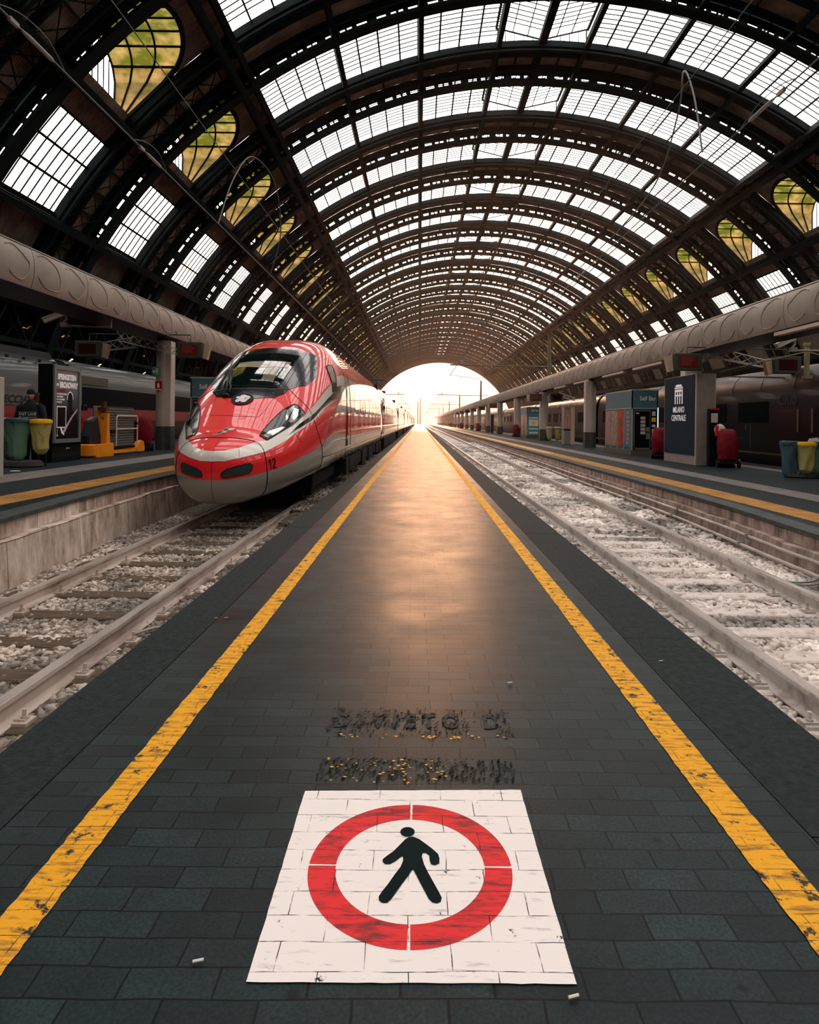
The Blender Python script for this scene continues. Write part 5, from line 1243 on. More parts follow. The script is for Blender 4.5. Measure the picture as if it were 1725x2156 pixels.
for k, s_ in enumerate(('IL CONCERTO EVENTO', 'DI NOVEMBRE', 'DAL 16 DICEMBRE', 'SU NETFLIX')): pt(s_, .058, -.50, 1.86-k*.075, .8, bold=.002, al='LEFT')
MB().box(.2025, .204, -.50, -.04, .93, 1.53).build('album_square', PW, ps); MB().box(.204, .2055, -.47, -.07, .96, 1.50).build('album_square', PK, ps)
pt('SPRING', .14, -.27, 1.40, .72, bold=.004); pt('STEEN', .16, -.27, 1.22, .76, bold=.006); pt('BROADWAY', .12, -.27, 1.04, .6, bold=.002)
for k in range(3): pt('4 3 BE'[k*2:k*2+2], .07, -.46, .86-k*.07, .8)
# silhouette of a guitarist: dark shape with a light rim
hd_ = [(.16+.135*math.cos(a), 1.72+.20*math.sin(a)) for a in [2*PI*k/24 for k in range(24)]]
def flat(name, pts, mat, x): m = MB(); m.add([(x, y, z) for y, z in pts], [tuple(range(len(pts)))]); m.build(name, mat, ps)
flat('figure_rim', [(.16+.16*math.cos(a), 1.74+.21*math.sin(a)) for a in [PI*k/14-.1 for k in range(16)]], PW, .2022)
flat('figure', hd_, PK, .2035)
flat('figure', [(.08, 1.55), (.24, 1.55), (.30, 1.40), (.48, 1.28), (.54, .9), (.50, .62), (.05, .62), (-.10, .64), (.02, .9), (-.02, 1.15), (-.06, 1.3), (.05, 1.42)], PK, .2032)
flat('guitar', [(-.22, .84), (-.10, .80), (.12, 1.06), (.30, 1.24), (.55, 1.44), (.54, 1.48), (.26, 1.28), (.06, 1.10), (-.12, .92)], M('guitar_print', (.55, .42, .42), .4), .2050)
flat('arm_print', [(-.32, 1.02), (-.26, 1.0), (-.22, .84), (-.12, .78), (-.14, .72), (-.26, .78), (-.33, .92)], PW, .2054)
text('maker_mark', 'Z', .07, PW, ps, (.200, .02, .36), RX, 1, .001); text('maker_mark', 'cortini', .035, PW, ps, (.200, .12, .36), RX, 1, .001)
m = MB()
for k in range(4): y = (-.63, .63)[k % 2]; z = (zf0+.06, zf1-.06)[k//2]; m.tube([(.23, y, z), (.24, y, z)], .014, 8)
m.build('screws', BLACK, ps)
# rubbish bins in holders
BAGG = bpy.data.materials.new('x'); bpy.data.materials.remove(BAGG)
def bagm(name, col, al=.55):
    m = bpy.data.materials.new(name); m.use_nodes = True; nt = m.node_tree; nt.nodes.clear(); L = nt.links.new
    t = N(nt, 'ShaderNodeBsdfTransparent'); t.inputs[0].default_value = (*[min(1, c*1.5+.15) for c in col], 1)
    d = N(nt, 'ShaderNodeBsdfPrincipled'); d.inputs['Base Color'].default_value = (*col, 1); d.inputs['Roughness'].default_value = .22; d.inputs['Subsurface Weight'].default_value = 0
    tcn = N(nt, 'ShaderNodeTexCoord'); mp = N(nt, 'ShaderNodeMapping'); mp.inputs['Scale'].default_value = (9, 9, 1.5); L(tcn.outputs['Object'], mp.inputs[0])
    nz = N(nt, 'ShaderNodeTexNoise'); nz.inputs['Scale'].default_value = 1.4; nz.inputs['Detail'].default_value = 4; L(mp.outputs[0], nz.inputs['Vector'])
    bp = N(nt, 'ShaderNodeBump'); bp.inputs['Strength'].default_value = 1; bp.inputs['Distance'].default_value = .08; L(nz.outputs[0], bp.inputs['Height']); L(bp.outputs[0], d.inputs['Normal'])
    mx = N(nt, 'ShaderNodeMixShader'); mx.inputs[0].default_value = al; L(t.outputs[0], mx.inputs[1]); L(d.outputs[0], mx.inputs[2]); o = N(nt, 'ShaderNodeOutputMaterial'); L(mx.outputs[0], o.inputs[0]); return m
def bag_mesh(r, h, seed, flare=.0, taper=.62):
    m = MB(); R_ = random.Random(seed); n = 26; rows = 12; vs = []
    ph = [R_.uniform(0, 6.28) for _ in range(5)]
    for i in range(rows+1):
        f_ = i/rows; rr = r*(1-(1-taper)*f_)*(1 if i < rows-1 else (.8 if i == rows-1 else .45))
        if i == 0: rr = r*1.04
        for k in range(n):
            a = 2*PI*k/n; w_ = 1+.08*math.sin(5*a+ph[0]+f_*4)+.06*math.sin(9*a+ph[1]-f_*5)+.06*math.sin(3*a+ph[2]+7*f_)+.03*math.sin(14*a+ph[3]+9*f_)
            vs.append((rr*w_*math.cos(a), rr*w_*math.sin(a), -h*f_))
    m.add(vs, [(i*n+k, i*n+(k+1) % n, (i+1)*n+(k+1) % n, (i+1)*n+k) for i in range(rows) for k in range(n)]+[tuple(rows*n+k for k in range(n))])
    return m
def bin_(lab, x, y, zb, zt, r, lidm, bagmat, bagh, seed, group=None, cat='rubbish bin'):
    t = thing('rubbish_bin', lab, cat, (x, y, zb), group=group)
    m = MB(); h = zt-zb
    m.lathe((0, 0, h-.10), [(r*.94, 0), (r*1.04, .01), (r*1.06, .06), (r*1.0, .10), (r*.72, .115), (r*.70, .06)], 28); m.build('lid', lidm, t, smooth=True, auto=50)
    b_ = bag_mesh(r*.97, bagh, seed); b_.v = [(a, b, c+h-.07) for a, b, c in b_.v]; b_.build('bag', bagmat, t, smooth=True)
    R_ = random.Random(seed+5); g_ = MB()
    for _ in range(9):
        a = R_.uniform(0, 6.28); q = R_.uniform(0, r*.4); s2 = R_.uniform(.04, .09)
        g_.lathe((q*math.cos(a), q*math.sin(a), h-bagh+.02+R_.uniform(0, .18)), [(0.01, -s2), (s2, -s2*.3), (s2*.8, s2*.5), (.01, s2)], 7)
    g_.build('rubbish', M('rubbish_mix', (.10, .11, .08), .5, var=.8, scale=12, col2=(.5, .5, .45)), t)
    p_ = MB(); p_.cyl((0, r*.9), .022, 0, h-.05, 8); p_.build('post', STEEL2, t); return t
LBLUE = M('bin_blue', (.035, .075, .10), .35); LWH = M('bin_white', (.50, .43, .38), .4)
GBAG, YBAG, CBAG = bagm('green_bag', (.27, .46, .35), .5), bagm('yellow_bag', (.80, .70, .28), .5), bagm('clear_bag', (.26, .32, .32), .35)
bin_('rubbish bin with yellow lid and hanging yellow transparent bag beside the poster stand', -9.27, 15.6, PZL, 1.44, .235, YEL, YBAG, .78, 1)
bin_('rubbish bin with blue-grey lid and large green transparent bag, left platform', -9.78, 15.5, PZL, 1.46, .27, LBLUE, GBAG, .98, 2)
bin_('rubbish bin with off-white lid and clear bag, partly behind the blue one', -10.13, 15.75, PZL, 1.46, .22, LWH, CBAG, .98, 3)
m = MB(); m.lathe((-9.72, 15.6, PZL), [(.36, 0), (.38, .03), (.36, .13), (.33, .15)], 24, 1.25, 1); tag(m.build('bin_plinth', M('plinth_concrete', (.06, .06, .055), .8, var=.3), smooth=True, auto=40), 'low round concrete plinth under the left platform bins', 'plinth')
m = MB(); m.lathe((-9.0, 14.2, PZL+.004), [(.07, 0), (.07, .012), (.03, .02)], 10, 1.6, 1); tag(m.build('litter', WHITEP), 'flattened white scrap lying on the left platform near the bins', 'litter')
# hanging black and gold bag on the stand's side
m = bag_mesh(.17, .95, 8); m.v = [(a*.8-10.28, b*.6+16.99, c+2.15) for a, b, c in m.v]
tag(m.build('foil_bag', M('gold_foil', (.30, .17, .04), .2, .8, var=.9, scale=7, col2=(.01, .008, .004)), smooth=True), 'crumpled golden transparent bag hanging beside the poster stand', 'bag')
m = MB(); m.box(-8.335, -8.215, 12.45, 12.6, PZL, 2.28); tag(m.build('white_panel', M('panel_white', (.40, .37, .33), .5), bevel=.02), 'white panel edge standing at the left border of the picture', 'panel')
# wheelchair lift
wl = thing('wheelchair_lift', 'orange wheelchair lift with folded checker plate and white hand rail', 'lift', (-10.1, 19.9, PZL))
OR = M('lift_orange', (.85, .28, .015), .4, var=.15)
pl_ = MB(); pl_.prism([(-.32, 0), (.30, 0), (.30, .42), (-.32, .36)], (0, -.55, 0), (1, 0, 0), (0, 0, 1), (0, 1.1, 0)); pl_.lathe((-.02, -.55, .05), [(.30, 0), (.31, .03), (.31, .34), (.28, .36)], 20, 1, .8); pl_.build('counterweight', OR, wl, bevel=.03)
m = MB(); m.prism([(-.5, 0), (.28, 0), (.30, .25), (.10, .92), (-.30, .78), (-.48, .3)], (.02, 0, .36), (0, 1, 0), (0, 0, 1), (-.26, 0, 0)); m.build('battery_hood', M('lift_hood', (.012, .016, .02), .4), wl, bevel=.05)
m = MB(); m.box(.02, .14, .42, .56, .0, 1.42); m.box(-.26, -.14, .42, .56, 0, 1.42); m.box(-.26, .14, .44, .54, 1.36, 1.44); m.prism([(.3, .1), (.62, .1), (.5, 1.16), (.38, 1.16)], (.16, 0, 0), (0, 1, 0), (0, 0, 1), (-.2, 0, 0)); m.build('mast', OR, wl)
m = MB(); m.box(-.06, .0, .40, .50, 1.42, 1.66); m.box(-.14, .12, .34, .58, 1.44, 1.56); m.tube([(0.02, .46, 1.6), (.02, .46, 1.74)], .07, 10); m.build('warning_lamp', M('lamp_dark_orange', (.10, .03, .006), .3), wl)
m = MB(); m.box(.02, .12, .5, 2.9, .06, .17); m.box(-.30, -.2, .5, 2.9, .06, .17); m.prism([(2.55, .05), (3.2, .05), (3.2, .22), (3.12, .40), (2.95, .44), (2.78, .38), (2.55, .18)], (.14, 0, 0), (0, 1, 0), (0, 0, 1), (-.16, 0, 0)); m.tube([(-.05, 3.0, .1), (.06, 3.0, .1)], .1, 14); m.build('fork_frame', OR, wl)

m = MB(); m.box(-.04, 0, .66, 2.62, .28, 1.60)
m.build('checker_plate', M('checker_plate', (.045, .05, .04), .5, .1), wl); m = MB()
for i in range(24):
    for j in range(15): m.cbox((.003, .72+i*.08, .33+j*.085), (.012, .06 if (i+j) % 2 else .028, .026 if (i+j) % 2 else .06))
m.build('tread_pattern', M('tread', (.34, .31, .24), .45, .2), wl)
m = MB(); m.tube([(.10, 1.12, .3), (.10, 1.12, 1.22), (.10, 1.19, 1.30), (.10, 2.60, 1.30), (.10, 2.68, 1.22), (.10, 2.68, .3)], .022, 8); m.tube([(.10, 1.12, .86), (.10, 2.68, .86)], .02, 8); m.build('hand_rail', M('rail_white', (.72, .64, .55), .35), wl)
m = MB(); m.box(.02, .12, .8, 1.05, .74, .84); m.box(.02, .12, 2.6, 2.75, 1.0, 1.08); m.box(.0, .1, .9, 2.5, .20, .28); m.build('clamps', BLACK, wl)
# service cart with a wheelchair board behind
sc = thing('service_cart', 'dark service cart with grey wheelchair symbol board behind the lift', 'cart', (-11.0, 21.3, PZL))
m = MB(); m.box(-.35, .35, -.9, .5, .12, .75)
for a in (-.7, .3):
    for b_ in (-.3, .3): m.tube([(b_-.04, a, .1), (b_+.04, a, .1)], .1, 12)
m.build('cart_body', STEEL2, sc)
MB().box(.30, .34, -.45, .50, .78, 1.62).build('sign_board', M('board_grey', (.13, .14, .14), .5), sc)
MB().box(.342, .348, -.18, .22, .98, 1.24).build('symbol_plate', BLACK, sc); MB().box(.342, .35, -.35, .4, .80, .86).build('yellow_edge', YEL, sc)
m = MB(); m.tube([(.352, .02, 1.19), (.352, .02, 1.11), (.352, .09, 1.10), (.352, .13, 1.02)], .012, 6); m.tube([(.352, .02+.06*math.cos(a), 1.06+.055*math.sin(a)) for a in [PI*.7+PI*1.1*k/10 for k in range(11)]], .008, 5); m.cbox((.352, .02, 1.21), (.01, .03, .03)); m.build('wheelchair_symbol', WHITEP, sc)
m = MB(); m.tube([(.0, -.8, .75), (.0, -.8, 1.5)], .1, 10); m.tube([(.05, -.62, 1.45), (.05, -.62, 1.6), (.05, -.4, 1.6), (.05, -.4, 1.45)], .05, 8); m.build('hose_gear', BLACK, sc)
m = MB(); m.tube([(.25, -.95, .8), (.25, -.95, 1.2)], .07, 12); m.build('red_cylinder', REDP, sc)
# covered trolleys
RCOV = M('red_cover', (.19, .005, .012), .55, var=.4, scale=5)
def trolley(lab, x, y, z, rz=0, group=None, h=1.30):
    t = thing('covered_trolley', lab, 'trolley', (x, y, z), rz, group)
    R_ = random.Random(4); n = 26; vs = []; rows = [(.22, .22, .22), (.30, .29, .28), (.38, .25, .26), (.5, .32, .30), (.7, .30, .30), (.85, .31, .31), (1.0, .29, .28), (1.12, .27, .26), (1.22, .24, .22), (h-.02, .2, .18), (h, .12, .1)]
    for i, (zz, a_, b_) in enumerate(rows):
        for k in range(n):
            a = 2*PI*k/n; w_ = 1+.06*math.sin(4*a+i*1.9)+.05*math.sin(7*a-i*2.6)+.03*math.sin(13*a+i)
            ca, sa = math.cos(a), math.sin(a); ca = math.copysign(abs(ca)**.7, ca); sa = math.copysign(abs(sa)**.7, sa)
            vs.append((a_*w_*ca, b_*w_*sa, zz+(.04*math.sin(3*a) if i == 0 else 0)))
    m = MB(); m.add(vs, [(i*n+k, i*n+(k+1) % n, (i+1)*n+(k+1) % n, (i+1)*n+k) for i in range(len(rows)-1) for k in range(n)]+[tuple(range(n)), tuple((len(rows)-1)*n+k for k in range(n))])
    m.build('cover', RCOV, t, smooth=True)
    for sx_ in (-1, 1):
        w_ = MB(); w_.tube([(sx_*.30, -.12, .15), (sx_*.36, -.12, .15)], .15, 18); w_.build('wheel', BLACK, t)
    m = MB(); m.tube([(-.3, .22, .06), (.3, .22, .06)], .06, 10); m.box(-.28, .28, -.2, .25, .14, .22); m.build('chassis', STEEL2, t)
    m = MB(); m.tube([(-.2, .25, 1.1), (-.2, .38, 1.25), (.2, .38, 1.25), (.2, .25, 1.1)], .02, 6); m.build('handle', STEEL2, t)
    return t
tr0 = trolley('red covered trolley beside the left column, behind the orange lift', -10.35, 23.9, PZL, .3)
for i, (x, y, z, lab, gr) in enumerate(((10.40, 21.45, PZR, 'red covered trolley with black wheels in front of the dark blue totem, right side', None), (10.02, 26.5, PZR, 'red covered trolley half hidden left of the dark blue totem', None),
                            (9.95, 65.3, PZR, 'red covered trolley by the column left of the farther blue kiosk', None), (9.95, 107.5, PZR, 'red covered trolley by a distant column, past the distant pair of bins', None),
                            (9.95, 150, PZR, 'tiny red covered trolley in the distant row of columns', 'distant red trolleys'), (9.95, 200, PZR, 'tiny red covered trolley in the distant row of columns', 'distant red trolleys'), (9.95, 260, PZR, 'tiny red covered trolley in the distant row of columns', 'distant red trolleys'))):
    dup(tr0, (x, y, z), -.2, lab, gr)
# column signs
ex = thing('exit_sign', 'small green and white exit sign with left arrow on the left column', 'sign', (-10.23, 24.62, 3.32))
MB().box(-.13, .13, -.03, .03, -.19, .19).build('panel', M('sign_green', (.03, .10, .07), .4, emit=.1), ex)
m = MB(); m.prism([(-.10, 0), (-.04, .07), (-.04, .02), (.0, .02), (.0, -.02), (-.04, -.02), (-.04, -.07)], (0, -.032, 0), (1, 0, 0), (0, 0, 1), (0, -.004, 0)); m.box(.02, .11, -.036, -.031, -.13, -.11); m.box(.02, .035, -.036, -.031, -.13, .13); m.box(.095, .11, -.036, -.031, -.13, .13); m.box(.02, .11, -.036, -.031, .11, .13); m.cbox((.065, -.034, .06), (.03, .006, .03)); m.cbox((.065, -.034, 0), (.04, .006, .08)); m.build('symbols', WHITEP, ex); MB().box(.0, .06, .02, .2, -.03, .03).build('bracket', GREYM, ex)
fs = thing('fire_sign', 'small red and white fire extinguisher sign on the left column', 'sign', (-10.12, 24.66, 2.78))
MB().box(-.13, .13, -.02, .02, -.17, .17).build('panel', M('sign_red', (.35, .012, .012), .4), fs)
m = MB(); m.box(-.04, .04, -.03, -.021, -.08, .05); m.box(-.02, .02, -.03, -.021, .05, .1); m.box(-.13, .13, -.025, -.021, -.17, -.14); m.build('symbols', WHITEP, fs)

# vending kiosks
TEAL = M('kiosk_teal', (.065, .16, .19), .4, .1, var=.12); TEALF = M('kiosk_frame', (.38, .42, .40), .35, .3); KGL = M('kiosk_dark_glass', (.004, .007, .009), .08)
PIC1 = M('picture_red', (.55, .04, .03), .3, var=.8, scale=3, col2=(.02, .015, .01)); PIC2 = M('picture_beige', (.45, .36, .25), .3, var=.6, scale=4, col2=(.06, .05, .04)); PIC3 = M('picture_pink', (.55, .18, .17), .3, var=.6, scale=5, col2=(.10, .12, .16))
def kiosk(lab, loc, w_=1.20, d=4.1, h=3.02, rz=0, bright=False):
    t = thing('vending_kiosk', lab, 'vending kiosk', loc, rz)
    MB().box(-.02, w_+.02, -.02, d, 0, .24).build('plinth', M('kiosk_plinth', (.13, .115, .08), .45, .4), t)
    MB().box(.03, w_-.03, .04, d-.05, .24, h-.05).build('cabinet', TEAL, t)
    m = MB()
    m.box(-.01, w_+.01, -.01, d, h-.06, h); m.box(0, w_, 0, d-.02, 2.14, 2.18)
    for x in (0, w_-.05): m.box(x, x+.05, 0, .05, .24, h)
    for y in (d*.27, d*.52, d*.77, d-.06): m.box(-.005, .05, y-.03, y+.03, .24, 2.2)
    m.build('frame', TEALF, t)
    m = MB(); m.box(0, w_, .0, .05, 2.18, h-.05); m.box(0, .04, 0, d-.03, 2.18, h-.05); m.build('fascia', TEAL, t)
    for i, (ya, yb, mt) in enumerate(((.08, d*.25, PIC2 if bright else TEAL), (d*.29, d*.50, PIC1), (d*.54, d*.75, PIC2), (d*.79, d-.1, PIC3))):
        MB().box(-.004, .035, ya, yb, .36, 2.10).build('side_picture', mt, t)
    if bright is False:
        m = MB(); random.seed(8)
        for k in range(8): m.box(-.008, 0, .3, .75, .5+k*.2, .62+k*.2)
        m.build('stickers', PIC3, t)
        MB().box(.12, w_-.36, -.01, .04, .30, 2.02).build('machine_door', KGL, t)
        m = MB(); m.box(.10, .13, -.02, .04, .27, 2.05); m.box(w_-.38, w_-.35, -.02, .04, .27, 2.05); m.box(.1, w_-.35, -.02, .04, 2.02, 2.05); m.box(.1, w_-.35, -.02, .04, .26, .36); m.build('door_frame', M('door_brass', (.20, .17, .11), .35, .5), t)
        MB().box(w_-.33, w_-.06, -.005, .04, .30, 2.08).build('side_panel', KGL, t)
        m = MB()
        for k in range(5): m.box(.40, .62, -.014, -.01, 1.78-k*.17-.13, 1.78-k*.17)
        m.box(.18, .34, -.014, -.01, 1.90, 1.96); m.build('price_list', M('paper_pinkish', (.45, .38, .35), .5), t)
        m = MB(); m.box(.66, .84, -.02, -.01, 1.10, 1.30); m.box(.66, .84, -.018, -.01, .75, 1.05); m.build('coin_unit', GREYM, t)
        m = MB()
        for (z0, z1) in ((1.82, 2.02), (1.30, 1.42), (1.05, 1.22), (.80, .98)): m.box(w_-.28, w_-.12, -.014, -.006, z0, z1)
        m.build('stickers', M('paper_white', (.6, .52, .48), .5), t); MB().box(w_-.29, w_-.10, -.014, -.006, 1.55, 1.74).build('stickers', YEL, t)
        MB().box(w_-.02, w_+.012, -.018, 0, .2, 2.2).build('light_strip', M('strip_glow', (.55, .8, .85), .3, emit=1.1), t)
    else:
        MB().box(.08, w_-.08, -.01, .04, .30, 2.05).build('machine_door', M('kiosk_front', (.10, .25, .32), .3), t)
        m = MB(); m.box(.2, w_-.2, -.02, 0, 1.15, 1.75); m.box(.2, w_-.2, -.02, 0, .85, .95); m.box(.25, w_-.25, -.02, 0, .45, .6); m.box(.2, w_-.2, -.02, 0, 1.85, 1.98); m.build('posters', M('poster_pale', (.75, .72, .60), .4), t)
        m = MB(); m.prism([(0, 1.28), (.17, 1.42), (.10, 1.60), (-.10, 1.60), (-.17, 1.42)], (w_/2, -.022, 0), (1, 0, 0), (0, 0, 1), (0, -.004, 0)); m.build('yellow_mark', YEL, t)
    text('kiosk_text', 'Self Bar', .27, WHITEP, t, (w_*.60, -.012, 2.60), (PI/2, 0, 0), .88, .002, .004)
    m = MB(); m.prism([(.14+.055*math.cos(a)*(1.0 if math.sin(a) < 0 else .7), 2.59+.075*math.sin(a)) for a in [2*PI*k/16 for k in range(16)]], (0, -.006, 0), (1, 0, 0), (0, 0, 1), (0, -.006, 0)); m.build('red_drop', REDP, t)
    return t
kiosk('teal vending kiosk lettered Self Bar on the right platform, nearer one with picture panels', (9.70, 29.05, PZR))
kiosk('teal vending kiosk lettered Self Bar on the left platform, half behind the red train', (-9.80, 27.2, PZL), 1.25, 1.5)
kiosk('farther blue-grey vending kiosk with pale posters on the right platform', (10.05, 59.5, PZR), 1.28, 3.4, 2.95, 0, True)
# station totem
tt = thing('station_totem', 'dark blue and beige totem lettered MILANO CENTRALE with a building emblem', 'totem', (9.72, 22.35, PZR))
MB().box(.02, .66, 0, 2.95, 0, 3.24).build('body', M('totem_beige', (.33, .29, .25), .45, .2, var=.15), tt, bevel=.01)
MB().box(-.005, .03, .10, 2.85, .34, 3.22).build('blue_face', M('totem_blue', (.003, .020, .036), .6, spec=.15), tt)
MB().box(-.01, .03, 0, .06, 0, 3.24).build('edge_strip', M('edge_pale', (.45, .40, .34), .4), tt)
MB().box(.655, .69, 0, .08, 0, 3.24).build('edge_strip', M('edge_pale', (.45, .40, .34), .4), tt)
RL = (PI/2, 0, -PI/2)
TW = M('totem_white', (.85, .82, .78), .4, emit=.2)
text('totem_text', 'MILANO', .30, TW, tt, (-.008, 1.50, 1.98), RL, .92, .002, .006); text('totem_text', 'CENTRALE', .30, TW, tt, (-.008, 1.50, 1.67), RL, .90, .002, .006)
em = MB()
def eb_(a0, a1, z0, z1): em.box(-.012, -.004, 1.50+a0, 1.50+a1, z0, z1)
for k in range(4): eb_(-.36+k*.213, -.28+k*.213, 2.20, 2.52)
eb_(-.36, .36, 2.50, 2.55)
for k in range(3):
    c_ = -.213+k*.213
    for q in range(5): 
        a = q/5; 
    em.add([(-.012, 1.5+c_-.07, 2.56), (-.012, 1.5+c_-.035, 2.62), (-.012, 1.5+c_+.035, 2.62), (-.012, 1.5+c_+.07, 2.56)], [(0, 1, 2, 3)]) if 0 else None
for k in range(4): eb_(-.36+k*.213, -.28+k*.213, 2.52, 2.66)
eb_(-.36, .36, 2.66, 2.74); eb_(-.38, .38, 2.77, 2.82)
em.add([(-.012, 1.5-.34, 2.84), (-.012, 1.5+.34, 2.84), (-.012, 1.5+.22, 2.93), (-.012, 1.5-.22, 2.93)], [(0, 1, 2, 3)])
em.build('emblem', TW, tt)
# assistance point in front of the totem
ap = thing('help_point', 'black help point with notice and white handset dome on the totem front', 'help point', (10.26, 22.1, PZR))
MB().box(-.22, .10, -.10, .12, 0, 2.0).build('post', BLACK, ap, bevel=.02)
m = MB(); m.box(-.22, .10, -.115, -.10, 1.96, 2.02); m.build('red_cap', REDP, ap)
m = MB(); m.box(-.17, .06, -.108, -.101, 1.52, 1.84); m.build('notice', M('paper_white', (.6, .52, .48), .5), ap)
m = MB(); m.lathe((.10, -.18, 1.28), [(.16, -.14), (.19, 0), (.16, .1), (.08, .17), (.01, .19)], 18, 1, .8); m.build('dome', M('dome_cream', (.62, .56, .48), .3), ap, smooth=True)
m = MB(); m.box(.05, .22, -.36, -.30, 1.05, 1.30); m.build('dark_visor', BLACK, ap); m = MB(); m.box(-.08, -.0, -.30, -.22, 1.05, 1.42); m.build('red_side', REDP, ap)
# map totem
mt = thing('map_totem', 'grey upright map board with orange-red picture on the right platform', 'map board', (9.95, 43.6, PZR))
m = MB(); m.box(0, .42, 0, .9, 0, 2.56); m.build('body', M('map_grey', (.25, .22, .20), .45, .2), mt, bevel=.01)
MB().box(.42, .70, -.02, .9, 0, 2.56).build('return_panel', M('map_pale', (.55, .40, .30), .4), mt)
MB().box(.05, .38, -.012, 0, 1.05, 2.35).build('picture', M('map_red', (.60, .14, .08), .4, var=.5, scale=4, col2=(.35, .30, .25)), mt)
m = MB(); m.tube([(.12, -.02, 1.15), (.12, -.02, 1.9), (.2, -.02, 2.0), (.3, -.02, 2.0), (.3, -.02, 1.15)], .02, 5); m.build('outline', M('map_pale', (.55, .40, .30), .4), mt); MB().box(-.01, .43, -.02, .5, .95, 1.05).build('ledge', STEEL2, mt)
# bins on the right
bin_('rubbish bin with dull blue lid and blue-grey bag, leftmost at the right edge', 10.38, 17.8, PZR, 1.08, .25, LBLUE, bagm('blue_bag', (.10, .20, .25), .6), .98, 11)
bin_('rubbish bin with yellow lid and yellow bag of rubbish at the right edge', 10.68, 17.55, PZR, 1.06, .24, YEL, YBAG, .80, 12)
bin_('rubbish bin with dull blue lid and green bag, cut by the right edge', 11.12, 17.75, PZR, 1.08, .25, LBLUE, GBAG, .92, 13)
m = MB(); m.lathe((10.85, 17.7, PZR), [(.55, 0), (.57, .03), (.52, .12)], 24, 1.1, .7); tag(m.build('bin_plinth', BLACK), 'low dark plinth under the right platform bins', 'plinth')
m = MB(); m.prism([(0, 0), (.32, .02), (.30, .12), (.06, .09)], (10.6, 17.35, 1.08), (1, 0, 0), (0, .3, 1), (0, .01, 0)); tag(m.build('paper_cup_tray', M('paper_white', (.6, .52, .48), .5)), 'crumpled white paper on top of the yellow lidded bin', 'litter')
for i, (x, y) in enumerate(((10.4, 50.8), (11.05, 50.8), (10.6, 92.8), (11.3, 92.8))):
    bin_(['pale bin with cream bag left of the map board, nearer the column', 'pale bin with yellowish bag directly left of the map board', 'left bin of the small distant pale pair between two columns', 'right bin of the small distant pale pair between two columns'][i], x, y, PZR, 1.22, .27, M('lid_pale', (.55, .50, .40), .4), [bagm('cream_bag', (.50, .42, .30), .8), bagm('lime_bag', (.45, .42, .12), .8)][i % 2], 1.0, 20+i)
m = MB(); m.box(9.9, 10.3, 88, 88.5, PZR, 2.6); tag(m.build('dark_cabinet', BLACK), 'slim dark upright cabinet among the distant columns', 'cabinet')
# small litter on the central platform
for i, (px, py, c_, lab) in enumerate(((1303, 1392, (.7, .4, .2), 'cigarette end lying beside the right yellow line'), (1074, 1441, (.8, .75, .7), 'tiny white scrap right of centre on the paving'), (1392, 1395, (.75, .6, .5), 'cigarette end near the right platform crack'), (455, 1304, (.8, .45, .15), 'orange cigarette end left of the left yellow line'), (476, 1303, (.8, .5, .2), 'cigarette end right beside the left yellow line'), (416, 2032, (.8, .75, .7), 'tiny pale chip at the bottom left of the paving'), (1209, 2108, (.85, .8, .78), 'tiny white ring-shaped scrap below the white square'))):
    x, y = gp(px, py); m = MB(); m.tube([(x-.014, y, .009), (x+.014, y+.008, .009)], .004, 6); tag(m.build('cigarette_butt' if c_[1] < .7 else 'litter', M('butt_%d' % i, c_, .7)), lab, 'litter')

# ================================================================== OTHER TRAINS
def long_train(name, lab, s_, xs, zt, zb, bands, y0, y1, mat_name):
    t = thing(name, lab, 'train', (xs+s_*1.46, y0, RZL))
    P = [(.0, zt), (.55, zt-.02), (1.0, zt-.15), (1.28, zt-.45), (1.42, zt-.95), (1.46, zt-1.6), (1.46, .6), (1.40, .0), (1.15, -.1)]
    prof = [(x, z) for x, z in P]+[(-x, z) for x, z in P[::-1] if x > 0]
    CMm = coach_mat(mat_name, bands); y = y0; k = 0
    while y < y1:
        L_ = 25.6; n = len(prof); m = MB()
        m.add([(x, yy-y0, z) for yy in (y, y+L_) for x, z in prof], [(j, (j+1) % n, n+(j+1) % n, n+j) for j in range(n)]+[tuple(range(n)), tuple(n+j for j in range(n))])
        o = m.build('coach_body', CMm, t, smooth=True, auto=40); o.location = (0, 0, -RZL)
        g_ = MB(); g_.box(-1.2, 1.2, y+L_-y0, y+L_+.7-y0, 0, zt-.3-RZL); g_.build('gangway', BLACK, t)
        y += L_+.7; k += 1
    return t
t2 = long_train('parked_train', 'grey parked train with dark windows and red lower band beyond the left platform', -1, -14.85, 4.05, 0, [(-1, (.008, .008, .008)), (.62, (.01, .01, .01)), (1.38, (.30, .018, .022)), (1.93, (.10, .115, .12)), (3.45, (.03, .04, .043))], 1.0, 180, 'grey_train_livery')
for m_ in ('grey_train_livery',): bpy.data.materials[m_].node_tree.nodes['Principled BSDF'].inputs['Coat Weight'].default_value = .35
def side(parent, y0, y1, z0, z1, name, mat, s_, d=.012, yr=1.0):
    m = MB(); a, b_ = sorted((-s_*1.46, -s_*(1.46+d))); m.box(a, b_, y0-yr, y1-yr, z0-RZL, z1-RZL); return m.build(name, mat, parent)
BGL = M('black_window_band', (.003, .006, .008), .4, spec=.03)
DGY = M('roof_grey', (.07, .085, .09), .5)
m = MB(); a = 1.462
m.prism([(25.0, 1.94), (26.7, 1.94), (26.7, 2.86), (26.3, 2.86)], (a, -1, -RZL), (0, 1, 0), (0, 0, 1), (.01, 0, 0)); m.box(a, a+.01, 25.7-0, 25.9, 1.94-RZL, 2.0-RZL)
m.build('window_band', BGL, t2)
for k in range(6): side(t2, 28+k*26.3, 51+k*26.3, 1.94, 2.86, 'window_band', BGL, -1)
m = MB()
